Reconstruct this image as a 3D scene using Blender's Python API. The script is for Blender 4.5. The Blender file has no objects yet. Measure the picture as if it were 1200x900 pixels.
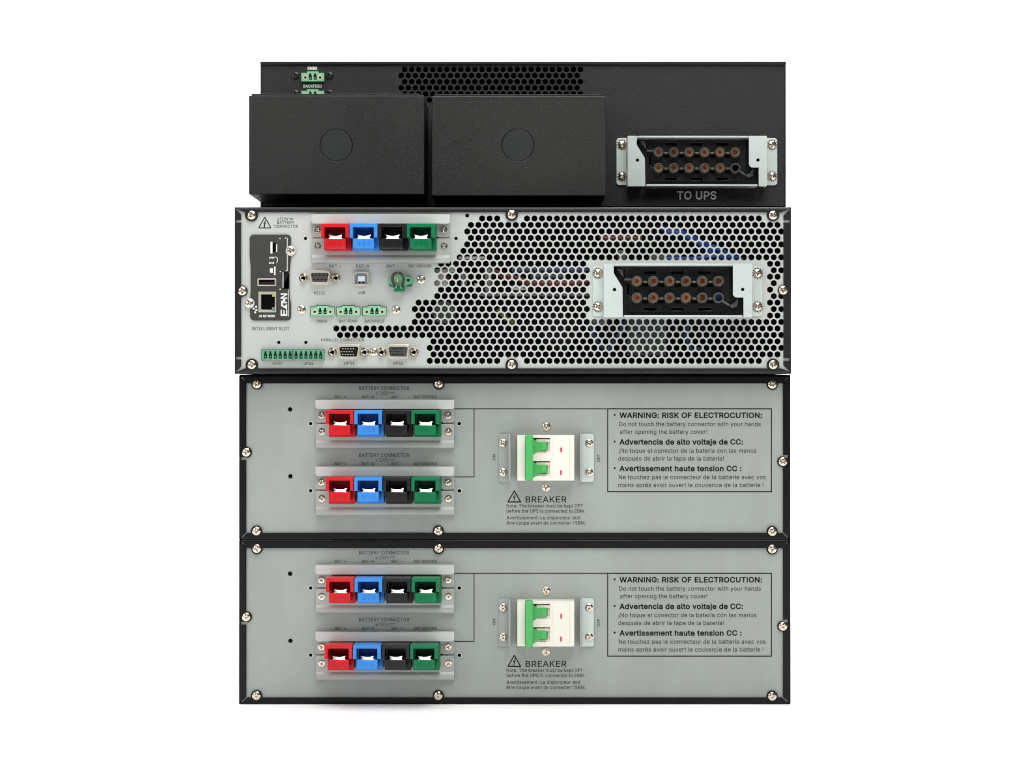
import bpy, bmesh, math, random
from mathutils import Vector, Matrix
from mathutils.geometry import delaunay_2d_cdt
random.seed(7)
PI = math.pi
S = 0.0007            # metres per photo pixel at the power supply's back panel
DC = 2000.0           # camera distance in those units
CX, CY = 600.0, 450.0
FLOOR = 829.3         # floor height in the same units
scene = bpy.context.scene
COL = scene.collection

# ------------------------------------------------------------------ camera, world, lamps, exposure
cam_d = bpy.data.cameras.new("camera"); cam = bpy.data.objects.new("camera", cam_d); COL.objects.link(cam)
cam.location = (0, -DC * S, (FLOOR - CY) * S); cam.rotation_euler = (PI / 2, 0, 0)
cam_d.sensor_width = 36; cam_d.lens = 36 * DC / 1200; cam_d.clip_start = 0.05; cam_d.clip_end = 100
scene.camera = cam
world = bpy.data.worlds.new("World"); scene.world = world; world.use_nodes = True
bg = world.node_tree.nodes["Background"]; bg.inputs[0].default_value = (1, 1, 1, 1); bg.inputs[1].default_value = 0.10

def lamp(name, loc, target, size, size_y, power, col=(1, 1, 1)):
    l = bpy.data.lights.new(name, 'AREA'); l.shape = 'RECTANGLE'; l.size = size; l.size_y = size_y
    l.energy = power; l.color = col
    o = bpy.data.objects.new(name, l); COL.objects.link(o); o.location = loc
    o.rotation_euler = (Vector(target) - Vector(loc)).to_track_quat('-Z', 'Y').to_euler()
    return o
lamp("key_softbox", (0.14, -1.08, 1.42), (0, 0, 0.19), 0.7, 0.75, 14.5, (1, 0.99, 0.965))
lamp("added_overhead_light", (0, -0.25, 2.1), (0, -0.25, 0), 2.2, 1.6, 44)  # unseen lamp, added to lift the floor to clipped white
lamp("fill_softbox", (-1.55, -1.75, 0.95), (0, 0, 0.28), 0.9, 1.1, 11, (0.97, 0.99, 1))
lamp("added_backdrop_light", (0, 0.75, 2.0), (0, 1.75, 0.35), 2.4, 0.8, 55)  # unseen lamp, added so the backdrop burns out to white
scene.view_settings.view_transform = 'Standard'; scene.view_settings.look = 'None'
scene.view_settings.exposure = 0.0; scene.cycles.filter_width = 1.1; scene.view_settings.gamma = 1.0; scene.view_settings.use_curve_mapping = False

# ------------------------------------------------------------------ materials
def mat(name, col, rough=0.5, metal=0.0, bump=0.0, bscale=2500, var=0.0, vscale=18, spec=0.5, rvar=0.0, stretch=None, speck=0.0, each=0.0):
    m = bpy.data.materials.new(name); m.use_nodes = True
    nt = m.node_tree; b = nt.nodes["Principled BSDF"]
    b.inputs["Base Color"].default_value = (*col, 1); b.inputs["Roughness"].default_value = rough
    b.inputs["Metallic"].default_value = metal; b.inputs["Specular IOR Level"].default_value = spec
    tc = nt.nodes.new("ShaderNodeTexCoord"); src = tc.outputs["Object"]
    if stretch:
        mp = nt.nodes.new("ShaderNodeMapping"); mp.inputs["Scale"].default_value = stretch
        nt.links.new(src, mp.inputs[0]); src = mp.outputs[0]
    if var or rvar:
        n = nt.nodes.new("ShaderNodeTexNoise"); n.inputs["Scale"].default_value = vscale
        n.inputs["Detail"].default_value = 9; n.inputs["Roughness"].default_value = 0.62
        nt.links.new(src, n.inputs["Vector"])
    if var:
        r = nt.nodes.new("ShaderNodeMapRange"); r.inputs["From Min"].default_value = 0.3; r.inputs["From Max"].default_value = 0.7
        r.inputs["To Min"].default_value = 1 - var; r.inputs["To Max"].default_value = 1 + var
        nt.links.new(n.outputs["Fac"], r.inputs["Value"])
        mx = nt.nodes.new("ShaderNodeVectorMath"); mx.operation = 'SCALE'; mx.inputs[0].default_value = col
        nt.links.new(r.outputs[0], mx.inputs["Scale"]); nt.links.new(mx.outputs[0], b.inputs["Base Color"])
    if rvar:
        r2 = nt.nodes.new("ShaderNodeMapRange"); r2.inputs["From Min"].default_value = 0.3; r2.inputs["From Max"].default_value = 0.7
        r2.inputs["To Min"].default_value = rough - rvar; r2.inputs["To Max"].default_value = rough + rvar
        nt.links.new(n.outputs["Fac"], r2.inputs["Value"]); nt.links.new(r2.outputs[0], b.inputs["Roughness"])
    if speck:      # sparse pale grains in the powder coat
        ns = nt.nodes.new("ShaderNodeTexNoise"); ns.inputs["Scale"].default_value = 1000; ns.inputs["Detail"].default_value = 1
        nt.links.new(tc.outputs["Object"], ns.inputs["Vector"])
        rs = nt.nodes.new("ShaderNodeMapRange"); rs.inputs["From Min"].default_value = 0.60; rs.inputs["From Max"].default_value = 0.82
        nt.links.new(ns.outputs["Fac"], rs.inputs["Value"])
        ms = nt.nodes.new("ShaderNodeMix"); ms.data_type = 'RGBA'; ms.inputs["B"].default_value = (speck, speck, speck * .97, 1)
        ms.inputs["A"].default_value = (*col, 1)
        if var: nt.links.new(mx.outputs[0], ms.inputs["A"])
        nt.links.new(rs.outputs[0], ms.inputs["Factor"]); nt.links.new(ms.outputs["Result"], b.inputs["Base Color"])
    if each:       # every piece a little lighter or darker than the next
        oi = nt.nodes.new("ShaderNodeObjectInfo"); re = nt.nodes.new("ShaderNodeMapRange")
        re.inputs["To Min"].default_value = 1 - each; re.inputs["To Max"].default_value = 1 + each
        nt.links.new(oi.outputs["Random"], re.inputs["Value"])
        me_ = nt.nodes.new("ShaderNodeVectorMath"); me_.operation = 'SCALE'; me_.inputs[0].default_value = col
        if var: nt.links.new(mx.outputs[0], me_.inputs[0])
        nt.links.new(re.outputs[0], me_.inputs["Scale"]); nt.links.new(me_.outputs[0], b.inputs["Base Color"])
    if bump:
        nb = nt.nodes.new("ShaderNodeTexNoise"); nb.inputs["Scale"].default_value = bscale; nb.inputs["Detail"].default_value = 3
        nt.links.new(tc.outputs["Object"], nb.inputs["Vector"])
        bp = nt.nodes.new("ShaderNodeBump"); bp.inputs["Strength"].default_value = bump; bp.inputs["Distance"].default_value = 0.0004
        nt.links.new(nb.outputs["Fac"], bp.inputs["Height"]); nt.links.new(bp.outputs[0], b.inputs["Normal"])
    return m

BLACK = mat("black_powder_coat", (0.0105, 0.0108, 0.0105), 0.48, 0, 1.0, 1300, 0.16, 9, 0.34, 0.06, None, 0.06)
COVER = mat("black_cover_powder_coat", (0.0105, 0.0103, 0.0096), 0.46, 0, 0.7, 1300, 0.25, 6, 0.34, 0.10, None, 0.045)
LIPM = mat("black_case_paint", (0.0135, 0.0138, 0.0135), 0.38, 0, 0.3, 1300, 0.12, 12, 0.25)
LIPB = mat("deep_black_case_paint", (0.004, 0.0042, 0.004), 0.32, 0, 0.2, 1300, 0.12, 12, 0.2)
KNOCK = mat("slate_knockout_paint", (0.0128, 0.0148, 0.0148), 0.46, 0, 0.5, 1300, 0.08, 12, 0.34)
UPSP = mat("pale_zinc_sheet", (0.482, 0.502, 0.482), 0.5, 0.1, 0.06, 900, 0.05, 10, 0.25, 0.06)
BATP = mat("grey_zinc_sheet", (0.315, 0.340, 0.320), 0.48, 0.1, 0.06, 900, 0.10, 14, 0.3, 0.08, (1, 1, 0.35))
BRKS = mat("lit_strip_zinc", (0.52, 0.535, 0.515), 0.55, 0.05, 0.05, 900, 0.09, 30, 0.4, 0.08, (0.3, 1, 2.5))  # same folded zinc as the bracket, lit look of the strip put into the colour
BRKT = mat("bracket_zinc", (0.38, 0.39, 0.37), 0.44, 0.2, 0.05, 900, 0.16, 30, 0.25, 0.08, (0.3, 1, 2.5))  # darker copy of the strip's zinc, shade on tabs and lower plate painted in
SHRD = mat("shroud_zinc", (0.56, 0.62, 0.595), 0.42, 0.2, 0.05, 900, 0.03, 25, 0.5, 0.06)
SCRW = mat("nickel_screw", (0.66, 0.58, 0.48), 0.18, 1.0, 0, 0, 0.12, 300)
SCRB = mat("black_screw", (0.02, 0.02, 0.02), 0.25, 0.4, 0, 0, 0.1, 300)
RED = mat("red_plastic", (0.55, 0.012, 0.018), 0.36, 0, 0.08, 900, 0.08, 60, 0.25)
BLUE = mat("blue_plastic", (0.045, 0.24, 0.66), 0.36, 0, 0.08, 900, 0.08, 60, 0.25)
BLK = mat("black_plastic", (0.008, 0.008, 0.008), 0.36, 0, 0.15, 900, 0.1, 60, 0.35)
GRN = mat("green_plastic", (0.003, 0.155, 0.06), 0.36, 0, 0.08, 900, 0.08, 60, 0.25)
SILV = mat("silver_contact", (0.93, 0.90, 0.85), 0.28, 1.0, 0, 0, 0.06, 80)
CPPR = mat("copper_socket", (0.74, 0.44, 0.24), 0.28, 0.6, 0, 0, 0.25, 300, 0.5, 0, None, 0, 0.35)
CPPD = mat("hole_shade_copper", (0.25, 0.07, 0.04), 0.4, 0.8)  # copper darkened in colour for the shade in the socket's centre hole
BLOCK = mat("block_black_plastic", (0.009, 0.0095, 0.0095), 0.28, 0, 0.5, 220, 0.2, 60, 0.4)
RINGM = mat("block_grey_plastic", (0.085, 0.086, 0.076), 0.32, 0, 0.1, 600, 0.1, 90)
VOID = mat("void_shade_black", (0.003, 0.003, 0.003), 0.8, 0, 0, 0, 0, 0, 0.05)  # black fill for openings and gaps, their shade put into the colour
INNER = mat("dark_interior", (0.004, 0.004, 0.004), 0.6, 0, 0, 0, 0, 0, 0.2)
TERM = mat("terminal_green", (0.12, 0.36, 0.20), 0.4, 0, 0, 0, 0.08, 120)
TERMB = mat("terminal_bright_green", (0.25, 0.53, 0.33), 0.4, 0, 0, 0, 0.10, 120)
TERMM = mat("terminal_mid_green", (0.10, 0.31, 0.19), 0.4, 0, 0, 0, 0.08, 120)
TERMD = mat("terminal_slot_green", (0.012, 0.075, 0.035), 0.45)
TAN = mat("brass_boss", (0.62, 0.56, 0.36), 0.4, 0.2)
DSHELL = mat("port_shell_metal", (0.62, 0.57, 0.49), 0.36, 0.65, 0, 0, 0.08, 120)
DGREY = mat("port_insert_plastic", (0.05, 0.048, 0.046), 0.45)
CARD = mat("card_charcoal_paint", (0.030, 0.030, 0.0275), 0.5, 0, 0.25, 1300, 0.08, 20)
CREAM = mat("breaker_cream_plastic", (0.78, 0.755, 0.66), 0.36, 0, 0.05, 700, 0.03, 40)
BGRN = mat("breaker_green_plastic", (0.06, 0.42, 0.10), 0.36, 0, 0.05, 700, 0.05, 40)
REDM = mat("red_flag", (0.55, 0.02, 0.05), 0.4)
INK = mat("black_ink", (0.009, 0.012, 0.011), 0.7, 0, 0, 0, 0, 0, 0.15)
INKG = mat("grey_ink", (0.042, 0.048, 0.046), 0.7, 0, 0, 0, 0, 0, 0.15)
INKM = mat("fine_print_ink", (0.010, 0.014, 0.013), 0.7, 0, 0, 0, 0, 0, 0.15)
WINK = mat("white_ink", (0.88, 0.88, 0.86), 0.6)
SINK = mat("silver_ink", (0.66, 0.66, 0.65), 0.5)
PWHT = mat("white_plastic", (0.72, 0.72, 0.70), 0.4)
WBLU = mat("wire_blue", (0.014, 0.06, 0.27), 0.4)
WNVY = mat("wire_navy", (0.008, 0.014, 0.05), 0.4)
WRED = mat("wire_red", (0.12, 0.014, 0.013), 0.4)
WYEL = mat("wire_yellow_green", (0.09, 0.10, 0.02), 0.4)
WBRN = mat("wire_brown", (0.030, 0.018, 0.012), 0.35)
WHT = mat("white_connector", (0.45, 0.45, 0.44), 0.45)
GRYM = mat("dark_grey_component", (0.045, 0.048, 0.046), 0.5)
GRYC = mat("grey_component", (0.13, 0.135, 0.13), 0.5)
USBB = mat("usb_blue_grey", (0.24, 0.32, 0.42), 0.35)
FLR = mat("white_studio_paper", (0.94, 0.94, 0.94), 0.85, 0, 0.05, 300, 0.01, 3, 0.2)

# ------------------------------------------------------------------ geometry helpers (coordinates: photo-scale x right, y down, d towards viewer)
def rounded(pts, r, n=5):
    out = []; N = len(pts)
    rs = r if isinstance(r, (list, tuple)) else [r] * N
    for i, p in enumerate(pts):
        rr = rs[i]
        if rr <= 0: out.append(tuple(p)); continue
        p = Vector(p); a = Vector(pts[i - 1]) - p; b = Vector(pts[(i + 1) % N]) - p
        a.normalize(); b.normalize()
        ang = a.angle(b); t = rr / math.tan(ang / 2); c = p + (a + b).normalized() * (rr / math.sin(ang / 2))
        s = p + a * t - c; e = p + b * t - c
        a0 = math.atan2(s.y, s.x); a1 = math.atan2(e.y, e.x); da = (a1 - a0 + PI) % (2 * PI) - PI
        for k in range(n + 1):
            q = a0 + da * k / n; out.append((c.x + rr * math.cos(q), c.y + rr * math.sin(q)))
    return out
def rect(x0, x1, y0, y1, r=0):
    return rounded([(x0, y0), (x1, y0), (x1, y1), (x0, y1)], r)
def circ(x, y, r, n=24, ph=0):
    return [(x + r * math.cos(ph + 2 * PI * k / n), y + r * math.sin(ph + 2 * PI * k / n)) for k in range(n)]
def hexhole(x, y, r):
    out = []
    for k in range(6):
        for o in (-0.17, 0.17):
            a = PI / 6 + k * PI / 3 + o; out.append((x + r * math.cos(a), y + r * math.sin(a)))
    return out

GLYPHS = {}
for _l in """!196;116,-1 98,-4 81,-1 66,9 56,24 52,41 56,58 66,73 81,83 98,86 116,83 130,73 140,58 143,41 140,24 130,9|132,509 128,160 67,160 63,509
'206;128,318 78,318 70,509 136,509
+453;198,226 198,364 255,364 255,226 391,226 391,172 255,172 255,34 198,34 198,172 61,172 61,226
,188;84,-119 38,-119 68,71 137,71
-453;114,244 337,244 337,188 114,188
.188;53,59 63,73 78,83 95,87 113,83 128,73 138,59 141,41 138,24 128,9 113,-1 95,-4 78,-1 63,9 53,24 50,41
/249;178,533 235,533 71,-76 14,-76
0453;290,435 261,453 227,460 192,453 163,435 140,405 123,365 113,314 109,254 113,194 123,144 140,103 163,74 192,56 227,50 261,56 290,74 313,103 330,144 340,194 344,254 340,314 330,365 313,405|358,447 384,395 393,364 400,330 404,294 405,254 404,214 400,178 393,144 384,113 359,62 323,24 279,1 227,-7 174,1 130,24 95,62 69,113 60,144 53,178 49,214 48,254 49,294 53,330 60,364 69,395 95,447 130,484 174,508 227,516 279,508 323,484
1453;391,55 391,0 276,0 212,0 76,0 76,55 212,55 212,448 209,448 86,358 86,427 198,509 276,509 276,55
2453;64,0 64,47 234,229 282,282 299,305 311,327 318,348 320,371 317,397 308,419 293,436 273,449 250,457 224,460 196,457 172,447 153,433 139,413 130,390 127,362 66,362 71,405 86,442 111,473 143,496 182,511 225,516 268,511 306,497 337,474 361,445 376,411 381,372 378,345 371,318 357,290 336,259 267,180 153,60 153,57 389,57 389,0
3453;387,103 370,66 344,36 309,12 266,-2 218,-7 173,-3 133,10 98,30 70,57 52,91 44,132 109,132 115,107 126,87 144,71 165,59 191,52 219,50 248,53 275,61 297,74 315,93 325,116 329,145 326,172 316,196 299,217 275,234 242,244 201,248 157,248 157,299 288,448 288,452 70,452 70,509 372,509 372,461 221,289 264,288 308,276 344,253 371,222 387,186 393,145
4453;109,163 282,163 282,318 343,318 343,163 413,163 413,105 343,105 343,0 282,0 282,105 40,105 40,158 247,509 311,509 109,166
5453;294,321 321,306 345,285 364,260 379,231 388,199 391,163 385,117 369,76 343,41 309,15 268,-1 221,-7 178,-2 140,11 108,32 83,60 66,93 60,130 122,130 127,108 138,89 154,73 173,60 196,52 221,50 250,53 276,64 298,82 314,104 324,131 328,162 324,193 314,221 297,244 275,262 248,273 218,277 192,275 167,268 145,258 128,246 67,253 96,509 366,509 366,452 151,452 134,301 136,301 155,315 178,325 203,331 229,334 263,330
6453;279,251 254,262 226,265 198,262 174,252 153,235 138,214 128,188 125,158 128,128 138,102 153,79 174,63 198,52 226,48 254,52 279,63 299,79 314,101 324,128 327,157 324,187 314,213 299,235|214,312 235,314 278,309 316,295 346,271 370,240 384,201 389,157 384,112 368,73 343,39 310,14 271,-2 226,-7 182,-1 142,15 109,40 84,74 69,115 64,162 68,199 80,239 102,285 137,340 252,509 322,509 175,296 179,299 196,307
7453;323,448 323,452 62,452 62,509 391,509 391,449 165,0 97,0
8453;378,62 352,33 317,11 275,-2 226,-7 178,-2 136,11 101,33 74,62 57,96 52,135 55,166 65,195 81,220 101,241 125,256 153,265 153,267 119,282 93,308 76,342 70,380 75,417 90,450 114,477 146,498 184,511 226,516 269,511 306,498 337,477 361,450 377,417 382,380 376,342 359,308 333,282 300,267 300,265 327,256 351,241 372,220 387,195 397,166 401,135 395,96|294,437 275,449 252,457 226,460 200,457 177,449 159,437 145,420 136,399 133,376 136,351 145,330 159,313 178,300 201,292 226,290 252,292 274,300 293,313 307,330 316,351 319,376 316,399 308,420|333,165 322,189 305,208 283,223 256,232 226,235 196,232 169,223 147,208 130,189 119,165 115,139 119,113 129,91 145,74 167,60 195,52 226,49 258,52 285,60 307,74 323,91 333,113 337,139
9453;174,257 199,247 226,243 254,247 279,257 299,273 314,295 324,321 327,350 324,381 314,407 299,429 279,446 254,457 226,460 199,457 174,446 154,429 138,407 129,381 125,352 129,322 138,295 154,274|238,196 218,195 175,199 137,214 106,237 83,269 68,307 64,352 69,397 85,436 110,469 143,494 182,510 226,516 271,510 310,494 343,468 368,434 384,393 389,347 385,309 373,270 350,224 315,168 200,0 130,0 277,213 273,210 257,202
:188;53,299 50,316 53,334 63,349 78,359 95,362 113,359 128,349 138,334 141,316 138,299 128,284 113,274 95,271 78,274 63,284|113,-1 95,-4 78,-1 63,9 53,24 50,41 53,59 63,73 78,83 95,87 113,83 128,73 138,59 141,41 138,24 128,9
A479;287,302 264,372 239,456 213,371 191,302 155,199 324,199|135,142 85,0 16,0 201,509 276,509 463,0 395,0 344,142
B456;402,203 414,173 418,136 413,100 400,67 377,39 344,18 301,4 247,0 60,0 60,509 241,509 289,504 329,491 359,469 381,442 394,410 398,374 395,344 387,320 373,301 356,286 336,275 315,267 315,262 339,257 363,245 385,227|265,288 288,296 308,309 323,326 333,348 336,372 330,403 313,429 283,446 240,452 125,452 125,285 238,285|330,80 349,105 355,137 352,161 342,184 327,203 306,218 279,228 248,231 125,231 125,57 245,57 296,63
C510;223,450 184,432 150,403 125,364 109,314 103,254 109,194 125,145 151,105 184,76 223,59 267,53 292,55 315,60 337,69 357,81 375,96 389,114 401,136 408,160 473,160 463,124 448,91 428,62 402,38 373,19 341,5 305,-4 267,-7 235,-5 205,1 177,11 150,25 126,42 104,63 86,88 70,115 57,146 48,179 42,215 40,254 42,293 48,329 57,362 70,393 86,421 104,445 126,466 150,484 177,498 205,508 235,514 267,516 305,513 340,504 373,490 402,471 427,447 448,418 463,385 473,348 408,348 401,373 389,395 375,413 357,428 337,440 315,449 292,454 267,456
D502;221,452 125,452 125,57 215,57 272,63 318,81 354,110 379,149 394,198 399,255 394,312 379,361 354,399 320,428 275,446|294,501 325,492 353,478 399,441 433,391 446,361 455,329 460,293 462,255 460,217 455,181 446,149 433,119 417,92 398,68 376,48 351,31 322,17 291,8 256,2 219,0 125,0 96,0 60,0 60,509 93,509 125,509 225,509 261,507
E418;125,286 355,286 355,229 125,229 125,57 375,57 375,0 60,0 60,509 372,509 372,452 125,452
F410;125,278 346,278 346,221 125,221 125,0 60,0 60,509 369,509 369,452 125,452
G520;222,450 183,432 150,404 125,364 109,314 103,254 109,194 125,145 151,105 184,76 224,59 269,53 309,57 345,71 374,93 396,123 410,160 415,199 283,199 283,256 478,256 478,200 471,141 451,91 419,50 377,19 326,0 269,-7 236,-5 205,1 176,11 149,25 125,43 104,64 85,88 69,116 57,146 47,179 42,215 40,254 42,293 47,329 57,362 69,393 85,421 103,445 125,466 149,484 175,498 203,508 233,514 265,516 304,513 340,504 374,489 403,469 429,445 449,416 465,384 474,349 408,349 399,372 387,393 373,411 356,427 337,439 315,448 291,454 265,456
H517;392,509 457,509 457,0 392,0 392,232 125,232 125,0 60,0 60,509 125,509 125,289 392,289
I300;31,509 269,509 269,452 183,452 183,57 269,57 269,0 31,0 31,57 118,57 118,452 31,452
J396;336,509 336,145 334,111 326,81 313,55 294,33 246,3 185,-7 124,3 75,33 57,55 44,81 36,111 33,145 33,173 98,173 98,145 104,104 122,74 149,56 185,50 220,56 248,74 266,104 272,145 272,509
K467;60,0 60,509 125,509 125,334 124,242 139,261 174,303 212,344 364,509 448,509 243,289 449,0 372,0 198,245 125,167 125,0
L393;125,57 361,57 361,0 60,0 60,509 125,509
M628;505,369 506,413 507,436 498,409 482,363 467,322 456,291 342,0 286,0 170,291 159,321 145,361 129,408 120,435 120,416 121,372 122,328 122,291 122,0 60,0 60,509 152,509 277,187 287,159 299,123 311,84 315,73 318,83 330,121 342,158 352,187 476,509 568,509 568,0 504,0 504,291 504,327
N523;202,290 177,331 148,381 120,431 122,384 124,328 125,291 125,0 60,0 60,509 136,509 343,183 363,151 388,107 403,76 401,108 399,157 399,195 399,509 463,509 463,0 387,0
O533;429,63 408,42 384,25 357,11 329,1 299,-5 267,-7 235,-5 205,1 177,11 150,25 126,42 105,63 86,88 70,115 57,146 48,179 42,215 40,254 42,293 48,329 57,362 70,393 86,421 105,445 126,466 150,484 177,498 205,508 235,514 267,516 299,514 329,508 357,498 384,484 408,466 429,445 448,421 464,393 477,362 486,329 491,293 493,254 491,215 486,179 477,146 464,115 448,88|425,194 430,254 425,314 408,365 383,404 349,433 310,450 267,456 223,450 184,433 151,404 125,364 109,314 103,254 109,194 125,144 151,105 184,76 223,59 267,53 310,59 349,76 383,105 408,144
P444;297,256 318,272 333,294 342,319 344,348 342,376 333,402 318,423 297,439 268,449 232,452 125,452 125,242 233,242 269,246|125,186 125,0 60,0 60,509 235,509 289,503 332,487 366,462 390,430 404,391 409,348 404,304 390,265 366,233 332,207 289,191 235,186
Q533;486,329 491,293 493,254 491,215 486,179 477,146 464,115 448,88 429,63 408,42 403,39 468,-48 401,-48 358,11 357,11 329,1 299,-5 267,-7 235,-5 205,1 177,11 150,25 126,42 105,63 86,88 70,115 57,146 48,179 42,215 40,254 42,293 48,329 57,362 70,393 86,421 105,445 126,466 150,484 177,498 205,508 235,514 267,516 299,514 329,508 357,498 384,484 408,466 429,445 448,421 464,393 477,362|223,59 267,53 310,59 318,63 245,159 313,159 365,90 383,105 408,144 425,194 430,254 425,314 408,365 383,404 349,433 310,450 267,456 223,450 184,433 151,404 125,364 109,314 103,254 109,194 125,144 151,105 184,76
R449;298,267 319,281 334,300 342,324 345,352 342,380 334,405 319,425 298,440 269,449 233,452 125,452 125,255 234,255 269,258|390,271 367,240 333,217 313,211 428,0 353,0 246,199 236,198 125,198 125,0 60,0 60,509 236,509 290,504 333,489 367,465 390,433 405,395 409,352 405,309
S446;337,378 326,412 302,437 267,453 225,459 194,456 167,448 145,435 129,418 118,398 115,376 119,352 131,334 148,319 169,308 212,293 264,279 312,264 336,252 359,238 379,220 395,198 405,171 408,139 403,99 386,64 360,34 323,11 278,-4 224,-9 172,-4 128,9 91,31 64,60 46,96 38,137 104,137 110,110 123,88 142,71 166,59 194,52 224,49 257,52 286,60 311,74 329,92 341,114 346,139 342,161 332,179 316,193 296,205 245,222 184,239 128,260 86,289 60,326 52,372 58,413 75,448 102,476 138,498 180,511 227,516 275,511 316,498 351,476 377,449 394,415 401,378
T448;32,509 417,509 417,452 257,452 257,0 193,0 193,452 32,452
U517;377,113 389,144 393,178 393,509 457,509 457,173 451,124 433,80 403,43 363,15 315,-2 259,-8 203,-2 154,15 114,43 85,80 66,124 60,173 60,509 124,509 124,178 128,144 141,113 160,87 187,68 220,56 259,52 298,56 331,68 357,87
V479;267,138 290,206 395,509 463,509 278,0 204,0 16,509 84,509 192,206 215,137 241,52
W686;486,94 492,62 499,94 510,145 523,196 603,509 670,509 530,0 455,0 368,323 351,391 343,437 335,395 318,323 230,0 155,0 16,509 82,509 163,196 175,145 187,94 193,61 200,94 211,145 224,196 306,509 380,509 462,196 474,145
X474;292,129 268,165 250,195 237,218 225,196 206,166 182,129 91,0 18,0 200,260 29,509 104,509 178,400 204,361 223,329 238,302 252,329 272,361 298,400 374,509 446,509 276,263 456,0 382,0
Y472;222,292 237,260 251,293 280,344 381,509 455,509 268,208 268,0 203,0 203,208 16,509 91,509 192,344
Z438;399,0 42,0 42,46 273,385 306,431 323,453 285,452 223,452 40,452 40,509 397,509 397,462 169,129 134,81 114,55 152,57 214,57 399,57
a389;306,343 322,320 333,290 337,251 337,0 277,0 277,52 272,52 252,25 236,12 215,1 190,-6 160,-9 126,-5 94,5 68,22 48,45 35,73 30,108 34,138 43,161 58,179 78,193 100,203 125,211 178,220 234,227 252,230 265,235 273,243 276,255 276,257 273,279 267,297 256,311 240,322 220,329 196,331 171,329 149,322 132,313 118,301 107,288 100,274 41,291 57,322 79,346 104,364 133,375 163,382 194,384 239,379 263,372 286,360|149,47 170,45 202,49 228,59 248,74 263,93 272,115 276,138 276,190 259,182 231,176 200,171 175,168 134,159 117,150 103,139 95,124 92,105 94,87 102,72 114,61 130,52
b424;188,325 161,312 140,291 125,263 116,229 113,189 116,150 125,115 140,86 162,65 188,51 220,47 253,51 279,66 301,88 316,117 325,151 328,189 325,227 316,261 301,290 280,311 253,325 220,330|313,361 345,332 370,293 385,245 390,189 385,133 370,84 346,45 313,16 274,-2 229,-8 198,-5 172,4 153,17 138,31 118,59 112,59 112,0 53,0 53,509 114,509 114,319 118,319 137,346 152,360 171,373 197,381 229,384 274,378
c396;363,102 354,78 341,56 325,37 306,21 285,9 261,-1 235,-6 207,-8 159,-2 117,16 82,46 56,85 40,133 34,187 40,243 56,291 82,330 117,360 159,378 207,384 234,383 260,377 284,368 305,356 324,341 340,322 353,301 362,277 303,262 290,289 270,311 242,325 207,330 173,325 145,310 124,287 108,258 99,224 96,187 99,151 108,117 124,89 145,66 173,51 207,46 243,52 271,66 292,89 304,117
d424;172,325 145,311 124,290 108,261 99,227 96,189 99,151 109,117 124,88 145,66 172,51 205,47 236,51 263,65 284,86 299,115 309,150 312,189 309,229 300,263 284,291 263,312 237,325 205,330|311,509 372,509 372,0 313,0 313,59 307,59 287,31 272,17 252,4 227,-5 195,-8 151,-2 111,16 79,45 55,84 39,133 34,189 39,245 55,293 79,332 112,361 151,378 196,384 228,381 253,373 272,360 287,346 306,319 311,319
e404;151,61 179,50 212,46 234,48 254,53 271,61 285,73 297,88 306,105 365,91 353,63 335,39 311,19 283,4 249,-5 212,-8 161,-2 117,16 82,46 56,85 40,132 34,187 39,242 55,290 81,329 115,359 157,378 205,384 236,382 266,374 294,361 319,341 341,315 357,282 368,242 371,194 371,169 97,169 100,139 110,106 128,80|298,269 283,294 263,314 237,326 205,330 173,326 146,313 125,294 109,270 99,241 97,221 308,221 307,237
f253;145,443 142,419 142,379 228,379 228,327 142,327 142,0 81,0 81,327 6,327 6,379 81,379 81,432 84,461 96,486 113,505 135,519 161,527 187,530 222,527 243,521 227,468 215,472 195,474 171,470 154,460
g425;313,379 372,379 372,-9 367,-54 350,-90 324,-117 291,-136 251,-147 207,-151 168,-148 134,-140 105,-127 82,-110 64,-91 51,-69 101,-41 122,-66 136,-78 154,-88 178,-95 207,-97 249,-92 282,-75 304,-47 311,-6 311,68 306,68 287,41 272,28 252,16 227,8 195,5 152,10 113,27 80,53 55,90 39,136 34,191 39,246 55,293 80,332 112,361 152,378 196,384 228,382 253,373 273,360 288,346 308,319 313,319|285,95 300,121 309,154 312,193 309,231 300,264 285,291 264,312 237,325 205,330 172,325 145,312 124,290 109,262 99,229 96,193 99,155 109,123 124,96 145,76 172,63 205,59 237,63 264,75
h410;296,235 290,275 273,304 246,323 210,329 184,326 161,317 141,303 126,283 117,257 114,227 114,0 53,0 53,509 114,509 114,312 124,332 152,362 187,379 227,384 264,380 295,369 321,349 341,321 353,285 357,240 357,0 296,0
i166;100,446 84,443 67,446 54,455 44,468 41,483 44,499 54,512 67,521 84,524 100,521 114,512 123,499 126,483 123,468 114,455|114,379 114,0 53,0 53,379
j166;44,468 41,483 44,499 53,512 67,521 83,524 100,521 114,512 123,499 126,483 123,468 114,455 100,446 83,443 67,446 53,455|53,-29 53,379 114,379 114,-30 111,-63 102,-90 86,-113 65,-129 37,-139 4,-143 -10,-143 -10,-87 2,-87 25,-83 40,-72 50,-54
k380;201,216 372,0 294,0 154,178 114,141 114,0 53,0 53,509 114,509 114,212 121,212 284,379 360,379
l189;53,509 114,509 114,99 115,77 120,62 130,54 146,52 160,53 170,54 181,3 162,-1 139,-2 101,3 74,20 58,47 53,84
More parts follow.
